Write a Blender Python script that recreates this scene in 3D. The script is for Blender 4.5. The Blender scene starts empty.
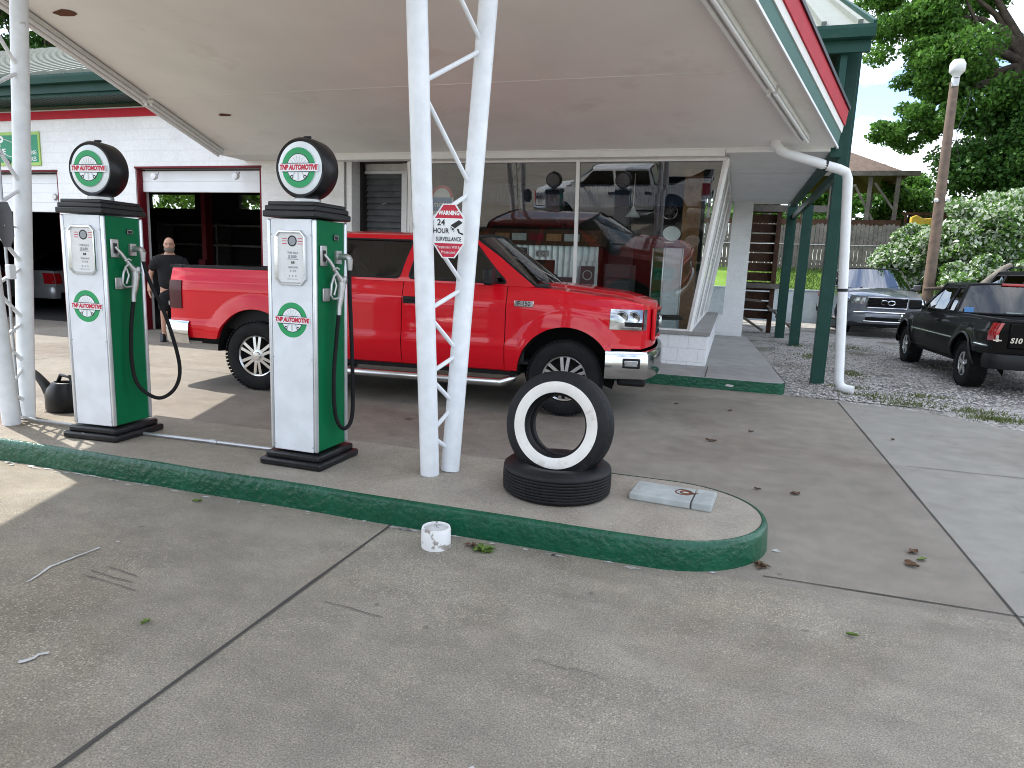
import bpy, bmesh, math, random
from mathutils import Vector, Matrix
import numpy as np
random.seed(7); rng = np.random.default_rng(7)
R = math.radians; PI = math.pi
S = bpy.context.scene
COL = S.collection

# ------------------------------------------------------------------ camera, world, sun, exposure
cam_d = bpy.data.cameras.new('camera'); cam = bpy.data.objects.new('camera', cam_d); COL.objects.link(cam)
def _axes():
    f = 680.0
    n = lambda v: Vector(v).normalized()
    cv = n((733-512, 276-384, f)); p2 = n((733-1000-512, 276-39-384, f))
    up = cv.cross(p2).normalized()
    if up.y > 0: up = -up
    X = cv.cross(-up).normalized()
    if X.x < 0: X = -X
    return X, cv, up
_X, _Y, _Z = _axes()
rot = Matrix(((_X.x, -_X.y, -_X.z), (_Y.x, -_Y.y, -_Y.z), (_Z.x, -_Z.y, -_Z.z)))
cam.matrix_world = Matrix.Translation((0, 0, 1.5)) @ rot.to_4x4()
cam_d.sensor_width = 36; cam_d.lens = 680/1024*36; cam_d.clip_start = 0.05; cam_d.clip_end = 3000
S.camera = cam

SUN = Vector((-.68, .19, 1.0)).normalized()
elev = math.asin(SUN.z); azim = math.atan2(SUN.x, SUN.y)      # azimuth clockwise from +Y
W = bpy.data.worlds.new('World'); S.world = W; W.use_nodes = True
def build_world():
    nt = W.node_tree; N = nt.nodes; L = nt.links; N.clear()
    out = N.new('ShaderNodeOutputWorld'); bg = N.new('ShaderNodeBackground'); L.new(bg.outputs[0], out.inputs[0])
    sky = N.new('ShaderNodeTexSky'); sky.sky_type = 'NISHITA'; sky.sun_disc = False
    sky.sun_elevation = elev; sky.sun_rotation = azim; sky.air_density = 1.0; sky.dust_density = 1.0; sky.ozone_density = 2.0
    tc = N.new('ShaderNodeTexCoord')
    mp = N.new('ShaderNodeMapping'); mp.inputs['Scale'].default_value = (1.3, 1.3, 3.2); mp.inputs['Location'].default_value = (0.3, .1, .45)
    L.new(tc.outputs['Generated'], mp.inputs[0])
    nz = N.new('ShaderNodeTexNoise'); nz.inputs['Scale'].default_value = 2.3; nz.inputs['Detail'].default_value = 9; nz.inputs['Roughness'].default_value = .58
    L.new(mp.outputs[0], nz.inputs[0])
    rp = N.new('ShaderNodeValToRGB'); rp.color_ramp.elements[0].position = .43; rp.color_ramp.elements[1].position = .60
    L.new(nz.outputs[0], rp.inputs[0])
    mx = N.new('ShaderNodeMix'); mx.data_type = 'RGBA'; mx.inputs['B'].default_value = (8.6, 8.9, 9.4, 1)
    L.new(rp.outputs[0], mx.inputs['Factor']); L.new(sky.outputs[0], mx.inputs['A'])
    L.new(mx.outputs['Result'], bg.inputs[0]); bg.inputs[1].default_value = .125
build_world()
sd = bpy.data.lights.new('sun', 'SUN'); sun = bpy.data.objects.new('sun', sd); COL.objects.link(sun)
sd.energy = 2.3; sd.angle = R(.53); sd.color = (1, .95, .87)
sun.rotation_euler = (-SUN).to_track_quat('-Z', 'Y').to_euler()
S.view_settings.view_transform = 'Standard'; S.view_settings.look = 'None'; S.view_settings.gamma = 1
S.view_settings.use_curve_mapping = False
S.view_settings.exposure = 1.52
S.cycles.use_denoising = True; S.cycles.filter_width = 1.0
S.cycles.max_bounces = 8; S.cycles.transparent_max_bounces = 16

# ------------------------------------------------------------------ materials
def mat(name, c, rough=.6, metal=0, c2=None, scale=6, bump=0, bscale=40, coat=0, fine=None, spec=.3, detail=6, coat_rough=.05):
    m = bpy.data.materials.new(name); m.use_nodes = True
    nt = m.node_tree; N = nt.nodes; L = nt.links; b = N['Principled BSDF']
    b.inputs['Roughness'].default_value = rough; b.inputs['Metallic'].default_value = metal
    b.inputs['Coat Weight'].default_value = coat; b.inputs['Coat Roughness'].default_value = coat_rough
    b.inputs['Specular IOR Level'].default_value = spec
    tc = N.new('ShaderNodeTexCoord')
    if c2 is None: c2 = tuple(x*.88 for x in c)
    nz = N.new('ShaderNodeTexNoise'); nz.inputs['Scale'].default_value = scale; nz.inputs['Detail'].default_value = detail
    L.new(tc.outputs['Object'], nz.inputs[0])
    rp = N.new('ShaderNodeValToRGB'); a0, a1 = (.58, .64) if name.startswith('chipped') else (.35, .65)
    rp.color_ramp.elements[0].position = a0; rp.color_ramp.elements[1].position = a1
    rp.color_ramp.elements[0].color = (*c, 1); rp.color_ramp.elements[1].color = (*c2, 1)
    L.new(nz.outputs[0], rp.inputs[0]); col = rp.outputs[0]
    if fine:
        n2 = N.new('ShaderNodeTexNoise'); n2.inputs['Scale'].default_value = fine[0]; n2.inputs['Detail'].default_value = 3
        L.new(tc.outputs['Object'], n2.inputs[0])
        mr = N.new('ShaderNodeMapRange'); mr.inputs[1].default_value = .3; mr.inputs[2].default_value = .7
        mr.inputs[3].default_value = 1-fine[1]; mr.inputs[4].default_value = 1+fine[1]
        L.new(n2.outputs[0], mr.inputs[0])
        mm = N.new('ShaderNodeMix'); mm.data_type = 'RGBA'; mm.blend_type = 'MULTIPLY'; mm.inputs['Factor'].default_value = 1
        L.new(col, mm.inputs['A']); L.new(mr.outputs[0], mm.inputs['B']); col = mm.outputs['Result']
    L.new(col, b.inputs['Base Color'])
    if bump:
        n3 = N.new('ShaderNodeTexNoise'); n3.inputs['Scale'].default_value = bscale; n3.inputs['Detail'].default_value = 5
        L.new(tc.outputs['Object'], n3.inputs[0])
        bp = N.new('ShaderNodeBump'); bp.inputs['Strength'].default_value = bump; bp.inputs['Distance'].default_value = .01
        L.new(n3.outputs[0], bp.inputs['Height']); L.new(bp.outputs[0], b.inputs['Normal'])
    return m

def chip(m, col, sc, a0, a1):
    nt = m.node_tree; N = nt.nodes; L = nt.links; b = N['Principled BSDF']; old = b.inputs['Base Color'].links[0].from_socket
    tc = N.new('ShaderNodeTexCoord'); nz = N.new('ShaderNodeTexNoise'); nz.inputs['Scale'].default_value = sc; nz.inputs['Detail'].default_value = 8; nz.inputs['Roughness'].default_value = .65
    L.new(tc.outputs['Object'], nz.inputs[0]); r = N.new('ShaderNodeMapRange'); r.inputs[1].default_value = a0; r.inputs[2].default_value = a1; L.new(nz.outputs[0], r.inputs[0])
    mx = N.new('ShaderNodeMix'); mx.data_type = 'RGBA'; mx.inputs['B'].default_value = (*col, 1); L.new(r.outputs[0], mx.inputs['Factor']); L.new(old, mx.inputs['A']); L.new(mx.outputs['Result'], b.inputs['Base Color'])
def concrete(name, c1, c2, stain, speck=.35, aggregate=None, streak=False):
    m = bpy.data.materials.new(name); m.use_nodes = True
    nt = m.node_tree; N = nt.nodes; L = nt.links; b = N['Principled BSDF']
    b.inputs['Roughness'].default_value = .82; b.inputs['Specular IOR Level'].default_value = .3
    tc = N.new('ShaderNodeTexCoord'); P = tc.outputs['Object']
    def noise(sc, det=5, rough=.55, dist=0):
        n = N.new('ShaderNodeTexNoise'); n.inputs['Scale'].default_value = sc; n.inputs['Detail'].default_value = det
        n.inputs['Roughness'].default_value = rough; n.inputs['Distortion'].default_value = dist; L.new(P, n.inputs[0]); return n.outputs[0]
    def ramp(v, a, bb, ca, cb):
        r = N.new('ShaderNodeValToRGB'); r.color_ramp.elements[0].position = a; r.color_ramp.elements[1].position = bb
        r.color_ramp.elements[0].color = (*ca, 1); r.color_ramp.elements[1].color = (*cb, 1); L.new(v, r.inputs[0]); return r.outputs[0]
    def mix(f, a, bb, mode='MIX'):
        x = N.new('ShaderNodeMix'); x.data_type = 'RGBA'; x.blend_type = mode
        for k, v in (('Factor', f), ('A', a), ('B', bb)):
            if hasattr(v, 'is_linked'): L.new(v, x.inputs[k])
            else: x.inputs[k].default_value = v
        return x.outputs['Result']
    col = ramp(noise(.7, 8, .6), .3, .7, c1, c2)
    st = ramp(noise(.45, 7, .65, .6), .5, .72, (0, 0, 0), (1, 1, 1))
    col = mix(st, col, (*stain, 1))
    col = mix(1.0, col, ramp(noise(5, 8, .7), .3, .72, (.80, .80, .81), (1.12, 1.11, 1.1)), 'MULTIPLY')
    col = mix(1.0, col, ramp(noise(150, 3, .8), .32, .68, (1-speck,)*3, (1+speck*.8,)*3), 'MULTIPLY')
    # spots: dark drips
    vo = N.new('ShaderNodeTexVoronoi'); vo.inputs['Scale'].default_value = 3.1; L.new(P, vo.inputs[0])
    col = mix(ramp(vo.outputs['Distance'], .02, .07, (.55, .55, .55), (0, 0, 0)), col, (.06, .055, .05, 1))
    if aggregate:
        va = N.new('ShaderNodeTexVoronoi'); va.inputs['Scale'].default_value = 95; L.new(P, va.inputs[0])
        ac = ramp(va.outputs['Color'], .2, .9, aggregate[0], aggregate[1])
        msk = ramp(noise(.9, 6, .6, .4), .38, .62, (.05,)*3, (1, 1, 1)); mm = N.new('ShaderNodeMix'); mm.data_type = 'RGBA'; mm.blend_type = 'MULTIPLY'; mm.inputs['Factor'].default_value = 1
        L.new(ramp(va.outputs['Distance'], .2, .55, (.7,)*3, (0, 0, 0)), mm.inputs['A']); L.new(msk, mm.inputs['B'])
        col = mix(mm.outputs['Result'], col, ac)
    if streak:
        # worn wheel-track streaks, stretched along the driveway
        mp = N.new('ShaderNodeMapping'); mp.inputs['Scale'].default_value = (.55, 1.5, 1); mp.inputs['Rotation'].default_value = (0, 0, .5); L.new(P, mp.inputs[0])
        ns = N.new('ShaderNodeTexNoise'); ns.inputs['Scale'].default_value = 2.0; ns.inputs['Detail'].default_value = 9; ns.inputs['Roughness'].default_value = .68; L.new(mp.outputs[0], ns.inputs[0])
        col = mix(1.0, col, ramp(ns.outputs[0], .36, .64, (.84, .835, .82), (1.10, 1.10, 1.08)), 'MULTIPLY')
    for sc_, lo_, hi_, cc in ((38, .05, .11, (.52, .50, .45)), (21, .03, .075, (.05, .045, .04)), (60, .06, .12, (.07, .06, .05))):
        vv = N.new('ShaderNodeTexVoronoi'); vv.inputs['Scale'].default_value = sc_; L.new(P, vv.inputs[0])
        col = mix(ramp(vv.outputs['Distance'], lo_, hi_, (.75,)*3, (0, 0, 0)), col, (*cc, 1))
    L.new(col, b.inputs['Base Color'])
    bp = N.new('ShaderNodeBump'); bp.inputs['Strength'].default_value = .35; bp.inputs['Distance'].default_value = .006
    L.new(noise(170, 4, .7), bp.inputs['Height']); L.new(bp.outputs[0], b.inputs['Normal'])
    rr = N.new('ShaderNodeMapRange'); rr.inputs[3].default_value = .6; rr.inputs[4].default_value = .95
    L.new(noise(1.1, 5), rr.inputs[0]); L.new(rr.outputs[0], b.inputs['Roughness'])
    return m

def gravel_mat():
    m = bpy.data.materials.new('gravel'); m.use_nodes = True
    nt = m.node_tree; N = nt.nodes; L = nt.links; b = N['Principled BSDF']; b.inputs['Roughness'].default_value = .9
    tc = N.new('ShaderNodeTexCoord'); P = tc.outputs['Object']
    v = N.new('ShaderNodeTexVoronoi'); v.inputs['Scale'].default_value = 26; L.new(P, v.inputs[0])
    r = N.new('ShaderNodeValToRGB'); r.color_ramp.elements[0].color = (.12, .11, .10, 1); r.color_ramp.elements[1].color = (.50, .48, .45, 1)
    L.new(v.outputs['Color'], r.inputs[0])
    n = N.new('ShaderNodeTexNoise'); n.inputs['Scale'].default_value = .9; n.inputs['Detail'].default_value = 7; L.new(P, n.inputs[0])
    r2 = N.new('ShaderNodeValToRGB'); r2.color_ramp.elements[0].position = .52; r2.color_ramp.elements[1].position = .68
    L.new(n.outputs[0], r2.inputs[0])
    mx = N.new('ShaderNodeMix'); mx.data_type = 'RGBA'; mx.inputs['B'].default_value = (.10, .095, .06, 1)
    L.new(r2.outputs[0], mx.inputs['Factor']); L.new(r.outputs[0], mx.inputs['A']); L.new(mx.outputs['Result'], b.inputs['Base Color'])
    bp = N.new('ShaderNodeBump'); bp.inputs['Strength'].default_value = 1; bp.inputs['Distance'].default_value = .03; bp.invert = True
    L.new(v.outputs['Distance'], bp.inputs['Height']); L.new(bp.outputs[0], b.inputs['Normal'])
    return m

def leaf_mat(name, a, bb, pale=None, pf=0, trans=.3):
    m = bpy.data.materials.new(name); m.use_nodes = True
    nt = m.node_tree; N = nt.nodes; L = nt.links; b = N['Principled BSDF']; out = N['Material Output']
    b.inputs['Roughness'].default_value = .5; b.inputs['Specular IOR Level'].default_value = .3
    g = N.new('ShaderNodeNewGeometry')
    r = N.new('ShaderNodeValToRGB'); r.color_ramp.elements[0].color = (*a, 1); r.color_ramp.elements[1].color = (*bb, 1)
    if pale:
        r.color_ramp.elements[1].position = 1-pf
        e = r.color_ramp.elements.new(min(.999, 1-pf+.02)); e.color = (*pale, 1)
        e = r.color_ramp.elements.new(1.0); e.color = (*[x*1.15 for x in pale], 1)
    L.new(g.outputs['Random Per Island'], r.inputs[0]); L.new(r.outputs[0], b.inputs['Base Color'])
    t = N.new('ShaderNodeBsdfTranslucent'); L.new(r.outputs[0], t.inputs[0])
    mx = N.new('ShaderNodeMixShader'); mx.inputs[0].default_value = trans
    L.new(b.outputs[0], mx.inputs[1]); L.new(t.outputs[0], mx.inputs[2]); L.new(mx.outputs[0], out.inputs[0])
    return m

def glass_mat(name, tint, refl=.06, boost=1.0, rough=.01):
    m = bpy.data.materials.new(name); m.use_nodes = True
    nt = m.node_tree; N = nt.nodes; L = nt.links; N.remove(N['Principled BSDF']); out = N['Material Output']
    t = N.new('ShaderNodeBsdfTransparent'); t.inputs[0].default_value = (*tint, 1)
    gl = N.new('ShaderNodeBsdfGlossy'); gl.inputs['Roughness'].default_value = rough
    lw = N.new('ShaderNodeFresnel'); lw.inputs[0].default_value = 1.5
    ma = N.new('ShaderNodeMath'); ma.operation = 'MULTIPLY_ADD'; ma.use_clamp = True
    ma.inputs[1].default_value = boost; ma.inputs[2].default_value = refl
    L.new(lw.outputs[0], ma.inputs[0])
    mx = N.new('ShaderNodeMixShader'); L.new(ma.outputs[0], mx.inputs[0]); L.new(t.outputs[0], mx.inputs[1]); L.new(gl.outputs[0], mx.inputs[2])
    L.new(mx.outputs[0], out.inputs[0])
    return m

def block_mat(name, c, mortar, bw=.4, bh=.2, axis='XZ', size=.006):
    m = mat(name, c, .55, c2=tuple(x*.93 for x in c), scale=1.5, bump=0, fine=(25, .05))
    nt = m.node_tree; N = nt.nodes; L = nt.links; b = N['Principled BSDF']
    tc = N.new('ShaderNodeTexCoord'); sp = N.new('ShaderNodeSeparateXYZ'); cb = N.new('ShaderNodeCombineXYZ')
    L.new(tc.outputs['Object'], sp.inputs[0])
    add = N.new('ShaderNodeMath'); add.operation = 'ADD'; L.new(sp.outputs['X'], add.inputs[0]); L.new(sp.outputs['Y'], add.inputs[1])
    L.new(add.outputs[0], cb.inputs[0]); L.new(sp.outputs['Z'], cb.inputs[1])
    br = N.new('ShaderNodeTexBrick'); br.inputs['Scale'].default_value = 1; br.inputs['Brick Width'].default_value = bw
    br.inputs['Row Height'].default_value = bh; br.inputs['Mortar Size'].default_value = size; br.inputs['Mortar Smooth'].default_value = .4
    br.inputs['Color1'].default_value = (1, 1, 1, 1); br.inputs['Color2'].default_value = (1, 1, 1, 1); br.inputs['Mortar'].default_value = (0, 0, 0, 1)
    L.new(cb.outputs[0], br.inputs[0])
    old = b.inputs['Base Color'].links[0].from_socket
    mx = N.new('ShaderNodeMix'); mx.data_type = 'RGBA'; mx.inputs['A'].default_value = (*mortar, 1)
    L.new(br.outputs[0], mx.inputs['Factor']); L.new(old, mx.inputs['B']); L.new(mx.outputs['Result'], b.inputs['Base Color'])
    bp = N.new('ShaderNodeBump'); bp.inputs['Strength'].default_value = .5; bp.inputs['Distance'].default_value = .006
    L.new(br.outputs[0], bp.inputs['Height']); L.new(bp.outputs[0], b.inputs['Normal'])
    return m

M = {}
M['conc'] = concrete('concrete_apron', (.236, .213, .174), (.284, .259, .216), (.188, .152, .104), .55, ((.10, .09, .07), (.56, .50, .38)), True)
M['conc2'] = concrete('concrete_forecourt', (.19, .168, .138), (.275, .25, .208), (.135, .102, .076), .45)
M['conc3'] = concrete('concrete_side', (.245, .234, .202), (.285, .273, .238), (.205, .192, .158), .4)
M['isl'] = concrete('concrete_island', (.27, .242, .198), (.34, .31, .258), (.17, .13, .10), .42, ((.2, .17, .12), (.5, .44, .33)))
M['walk'] = concrete('concrete_walk', (.28, .275, .265), (.33, .325, .31), (.22, .215, .205), .15)
M['joint'] = mat('joint', (.06, .056, .05), .95)
M['gravel'] = gravel_mat()
M['soil'] = mat('soil', (.10, .085, .05), .95, c2=(.06, .075, .03), scale=.8, bump=.6, bscale=20)
M['lawn'] = mat('lawn', (.12, .22, .03), .9, c2=(.17, .29, .05), scale=2, bump=.8, bscale=60, fine=(60, .4))
M['kerb'] = mat('kerb_green_paint', (.003, .060, .030), .27, c2=(.004, .078, .039), scale=5, bump=1, bscale=24, fine=(50, .15), spec=.4)
chip(M['kerb'], (.22, .25, .22), 11, .72, .76)
M['white'] = mat('white_paint', (.78, .79, .80), .42, c2=(.74, .75, .76), scale=3)
M['whitemast'] = mat('mast_white_paint', (.76, .78, .80), .38, c2=(.70, .72, .74), scale=5, bump=.12, bscale=50, fine=(14, .05))
M['ceil'] = mat('canopy_ceiling', (.85, .85, .82), .8, c2=(.82, .82, .79), scale=.7, bump=.2, bscale=3, fine=(1.4, .05))
M['soffit'] = mat('soffit_white', (.78, .775, .755), .7, c2=(.73, .725, .705), scale=1.5, fine=(6, .05))
M['block'] = block_mat('white_block', (.80, .80, .79), (.74, .74, .73))
M['tile'] = block_mat('white_tile', (.80, .81, .82), (.55, .55, .55), .3, .2, size=.004)
M['redtrim'] = mat('red_trim', (.46, .008, .022), .5, spec=.2)
M['maroon'] = mat('maroon_trim', (.15, .010, .016), .55, spec=.2)
M['greentrim'] = mat('green_trim', (.009, .048, .037), .5, c2=(.012, .058, .045), scale=3, spec=.25)
M['greenfascia'] = mat('green_fascia', (.035, .12, .095), .5)
M['metalroof'] = mat('metal_roof', (.20, .215, .185), .5, c2=(.18, .195, .168), scale=2, spec=.25)
M['blackcap'] = mat('black_paint', (.008, .008, .009), .35, c2=(.014, .014, .016), scale=8, spec=.3)
M['rubber'] = mat('rubber', (.008, .008, .009), .75, c2=(.013, .013, .013), scale=9, bump=.2, bscale=80, spec=.2)
M['tyreold'] = mat('old_tyre', (.005, .0055, .007), .55, c2=(.010, .010, .011), scale=4, bump=.25, bscale=60, fine=(30, .25), spec=.25)
M['whitewall'] = mat('whitewall', (.74, .72, .68), .6, c2=(.66, .63, .58), scale=7)
M['chrome'] = mat('chrome', (.62, .63, .64), .12, 1)
M['alu'] = mat('cast_aluminium', (.55, .55, .54), .42, .85, c2=(.42, .42, .41), scale=12)
M['trimmetal'] = mat('trim_metal', (.72, .74, .77), .3, .7)
M['rim'] = mat('rim_metal', (.66, .67, .68), .25, 1)
M['pumpwhite'] = mat('pump_white', (.74, .77, .80), .35, coat=.2)
M['pumpgreen'] = mat('pump_green', (.002, .135, .050), .4, c2=(.002, .122, .045), spec=.12)
M['logogreen'] = mat('logo_green', (.02, .32, .11), .4)
M['logored'] = mat('logo_red', (.55, .02, .05), .4)
M['logogrey'] = mat('logo_grey', (.55, .57, .58), .4)
M['ink'] = mat('ink', (.02, .02, .02), .5)
M['greyink'] = mat('grey_ink', (.30, .31, .33), .5)
M['dialface'] = mat('dial_face', (.72, .72, .71), .35)
M['globeface'] = mat('globe_face', (.80, .84, .85), .25)
M['red'] = mat('red_car_paint', (.60, .003, .012), .45, coat=.8, c2=(.57, .0035, .013), spec=.08)
M['blackcar'] = mat('black_car_paint', (.0025, .0025, .003), .4, coat=.14, spec=.04)
M['greycar'] = mat('grey_car_paint', (.19, .205, .23), .35, .35, coat=1)
M['whitecar'] = mat('white_car_paint', (.75, .76, .77), .3, coat=1)
M['silver'] = mat('silver_car_paint', (.42, .43, .44), .32, .5, coat=1)
M['plastic'] = mat('black_plastic', (.010, .010, .011), .55, bump=.1, bscale=120, spec=.25)
M['well'] = mat('wheel_well', (.008, .008, .008), .9)
M['interior'] = mat('car_interior', (.035, .034, .033), .8)
M['carglass'] = glass_mat('tinted_glass', (.018, .02, .022), .03, 1.1)
M['carglass2'] = glass_mat('windshield_glass', (.55, .62, .60), .05, 1.2)
M['suvglass'] = glass_mat('reflective_windshield', (.35, .42, .45), .30, 1.2)
M['shopglass'] = glass_mat('shop_glass', (.86, .90, .88), .07, 1.7)
M['sideglass'] = glass_mat('side_shop_glass', (.45, .50, .48), .42, 1.5)
M['redlamp'] = mat('red_lamp', (.38, .008, .012), .15, coat=1)
M['smokelamp'] = mat('smoked_lamp', (.06, .007, .009), .3, coat=.15, spec=.2)
M['lampglass'] = mat('headlamp_lens', (.62, .64, .66), .12, .75, c2=(.20, .21, .22), scale=9, coat=1)
M['amber'] = mat('amber_lamp', (.6, .22, .02), .2, coat=1)
M['pvc'] = mat('white_pvc', (.74, .75, .75), .35, c2=(.70, .71, .71), scale=4, fine=(9, .04))
M['chippedpaint'] = mat('chipped_white_paint', (.74, .74, .73), .5, c2=(.30, .27, .24), scale=18, bump=.3, bscale=40, detail=3)
M['conduit'] = mat('galvanised_conduit', (.45, .46, .47), .4, .7)
M['wood'] = mat('grey_wood', (.20, .18, .155), .85, c2=(.13, .115, .10), scale=3, fine=(25, .25))
M['woodbrown'] = mat('brown_wood', (.085, .042, .025), .8, c2=(.055, .028, .018), scale=5, fine=(25, .25))
M['woodlight'] = mat('light_wood', (.33, .17, .075), .6, c2=(.26, .125, .055), scale=5, fine=(18, .2))
M['pole'] = mat('pole_wood', (.20, .145, .11), .9, c2=(.14, .105, .085), scale=7, bump=.5, bscale=18)
M['bark'] = mat('bark', (.11, .085, .065), .95, c2=(.06, .047, .038), scale=6, bump=1, bscale=14)
M['shingle'] = mat('brown_shingle', (.14, .10, .08), .9, c2=(.10, .075, .06), scale=5, fine=(30, .25))
M['bluewall'] = mat('pale_blue_wall', (.50, .58, .62), .7, c2=(.44, .52, .56), scale=1.5, fine=(8, .08))
M['leaf'] = leaf_mat('leaf_green', (.04, .11, .016), (.14, .30, .05), trans=.45)
M['leafdark'] = leaf_mat('leaf_dark', (.022, .075, .014), (.085, .19, .032), trans=.4)
M['leafpale'] = leaf_mat('leaf_silver', (.05, .13, .02), (.16, .30, .06), (.56, .62, .50), .45, .25)
M['leafbright'] = leaf_mat('leaf_bright', (.09, .20, .02), (.22, .38, .05))
M['grass'] = leaf_mat('grass_blade', (.05, .10, .02), (.13, .21, .045))
M['weedgrass'] = leaf_mat('weed_blade', (.08, .09, .03), (.16, .21, .06))
M['deadleaf'] = mat('dead_leaf', (.10, .055, .03), .8)
M['greenleaf'] = mat('fallen_green_leaf', (.10, .16, .03), .6)
M['skin'] = mat('skin', (.50, .29, .21), .5, c2=(.46, .26, .185), scale=10)
M['blackcloth'] = mat('black_cloth', (.012, .012, .014), .9, bump=.4, bscale=30)
M['beard'] = mat('grey_beard', (.20, .175, .155), .9)
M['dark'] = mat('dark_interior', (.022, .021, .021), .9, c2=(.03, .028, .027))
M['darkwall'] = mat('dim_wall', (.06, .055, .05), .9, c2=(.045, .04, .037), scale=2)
M['jal'] = mat('louver_glass', (.13, .14, .145), .25, c2=(.10, .105, .11), spec=.6)
M['corr'] = mat('corrugated_zinc', (.62, .66, .68), .35, .6, c2=(.5, .53, .55), scale=7)
M['bluecorr'] = mat('blue_corrugated', (.06, .10, .20), .6, c2=(.09, .14, .25), scale=30)
M['greyplastic'] = mat('grey_plastic', (.07, .075, .08), .6)
M['signgreen'] = mat('sign_green', (.012, .25, .13), .4)
M['signlime'] = mat('sign_lime', (.35, .55, .12), .4)
M['signred'] = mat('sign_red', (.50, .02, .045), .4)
M['signwhite'] = mat('sign_white', (.80, .80, .79), .4)
M['signback'] = mat('sign_back', (.075, .075, .08), .6)
M['signblue'] = mat('sign_blue', (.10, .25, .50), .4)
M['plategrey'] = mat('painted_plate', (.40, .43, .42), .5, c2=(.30, .32, .31), scale=9, bump=.2, bscale=40)
M['rust'] = mat('rust', (.16, .06, .03), .9, c2=(.09, .04, .025), scale=20)
M['tube'] = mat('fluorescent_fixture', (.72, .72, .69), .4)
M['yellow'] = mat('yellow_plastic', (.75, .50, .05), .4)
M['chalk'] = mat('white_scrape', (.50, .50, .49), .9)
M['darkmark'] = mat('skid', (.11, .105, .095), .9)  # dark grey for tyre scuffs, oil stains and a hairline crack

chip(M['whitemast'], (.50, .50, .47), 6, .66, .70); chip(M['pumpwhite'], (.66, .68, .68), 3, .55, .75)
chip(M['greentrim'], (.03, .065, .055), 5, .58, .72); chip(M['block'], (.62, .61, .585), 1.2, .56, .74)
chip(M['ceil'], (.70, .67, .61), 1.2, .58, .78); chip(M['blackcap'], (.03, .029, .028), 9, .62, .72); chip(M['tyreold'], (.035, .033, .03), 7, .62, .76); chip(M['whitewall'], (.50, .46, .40), 8, .58, .72); chip(M['plategrey'], (.22, .15, .11), 13, .66, .70)

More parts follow.
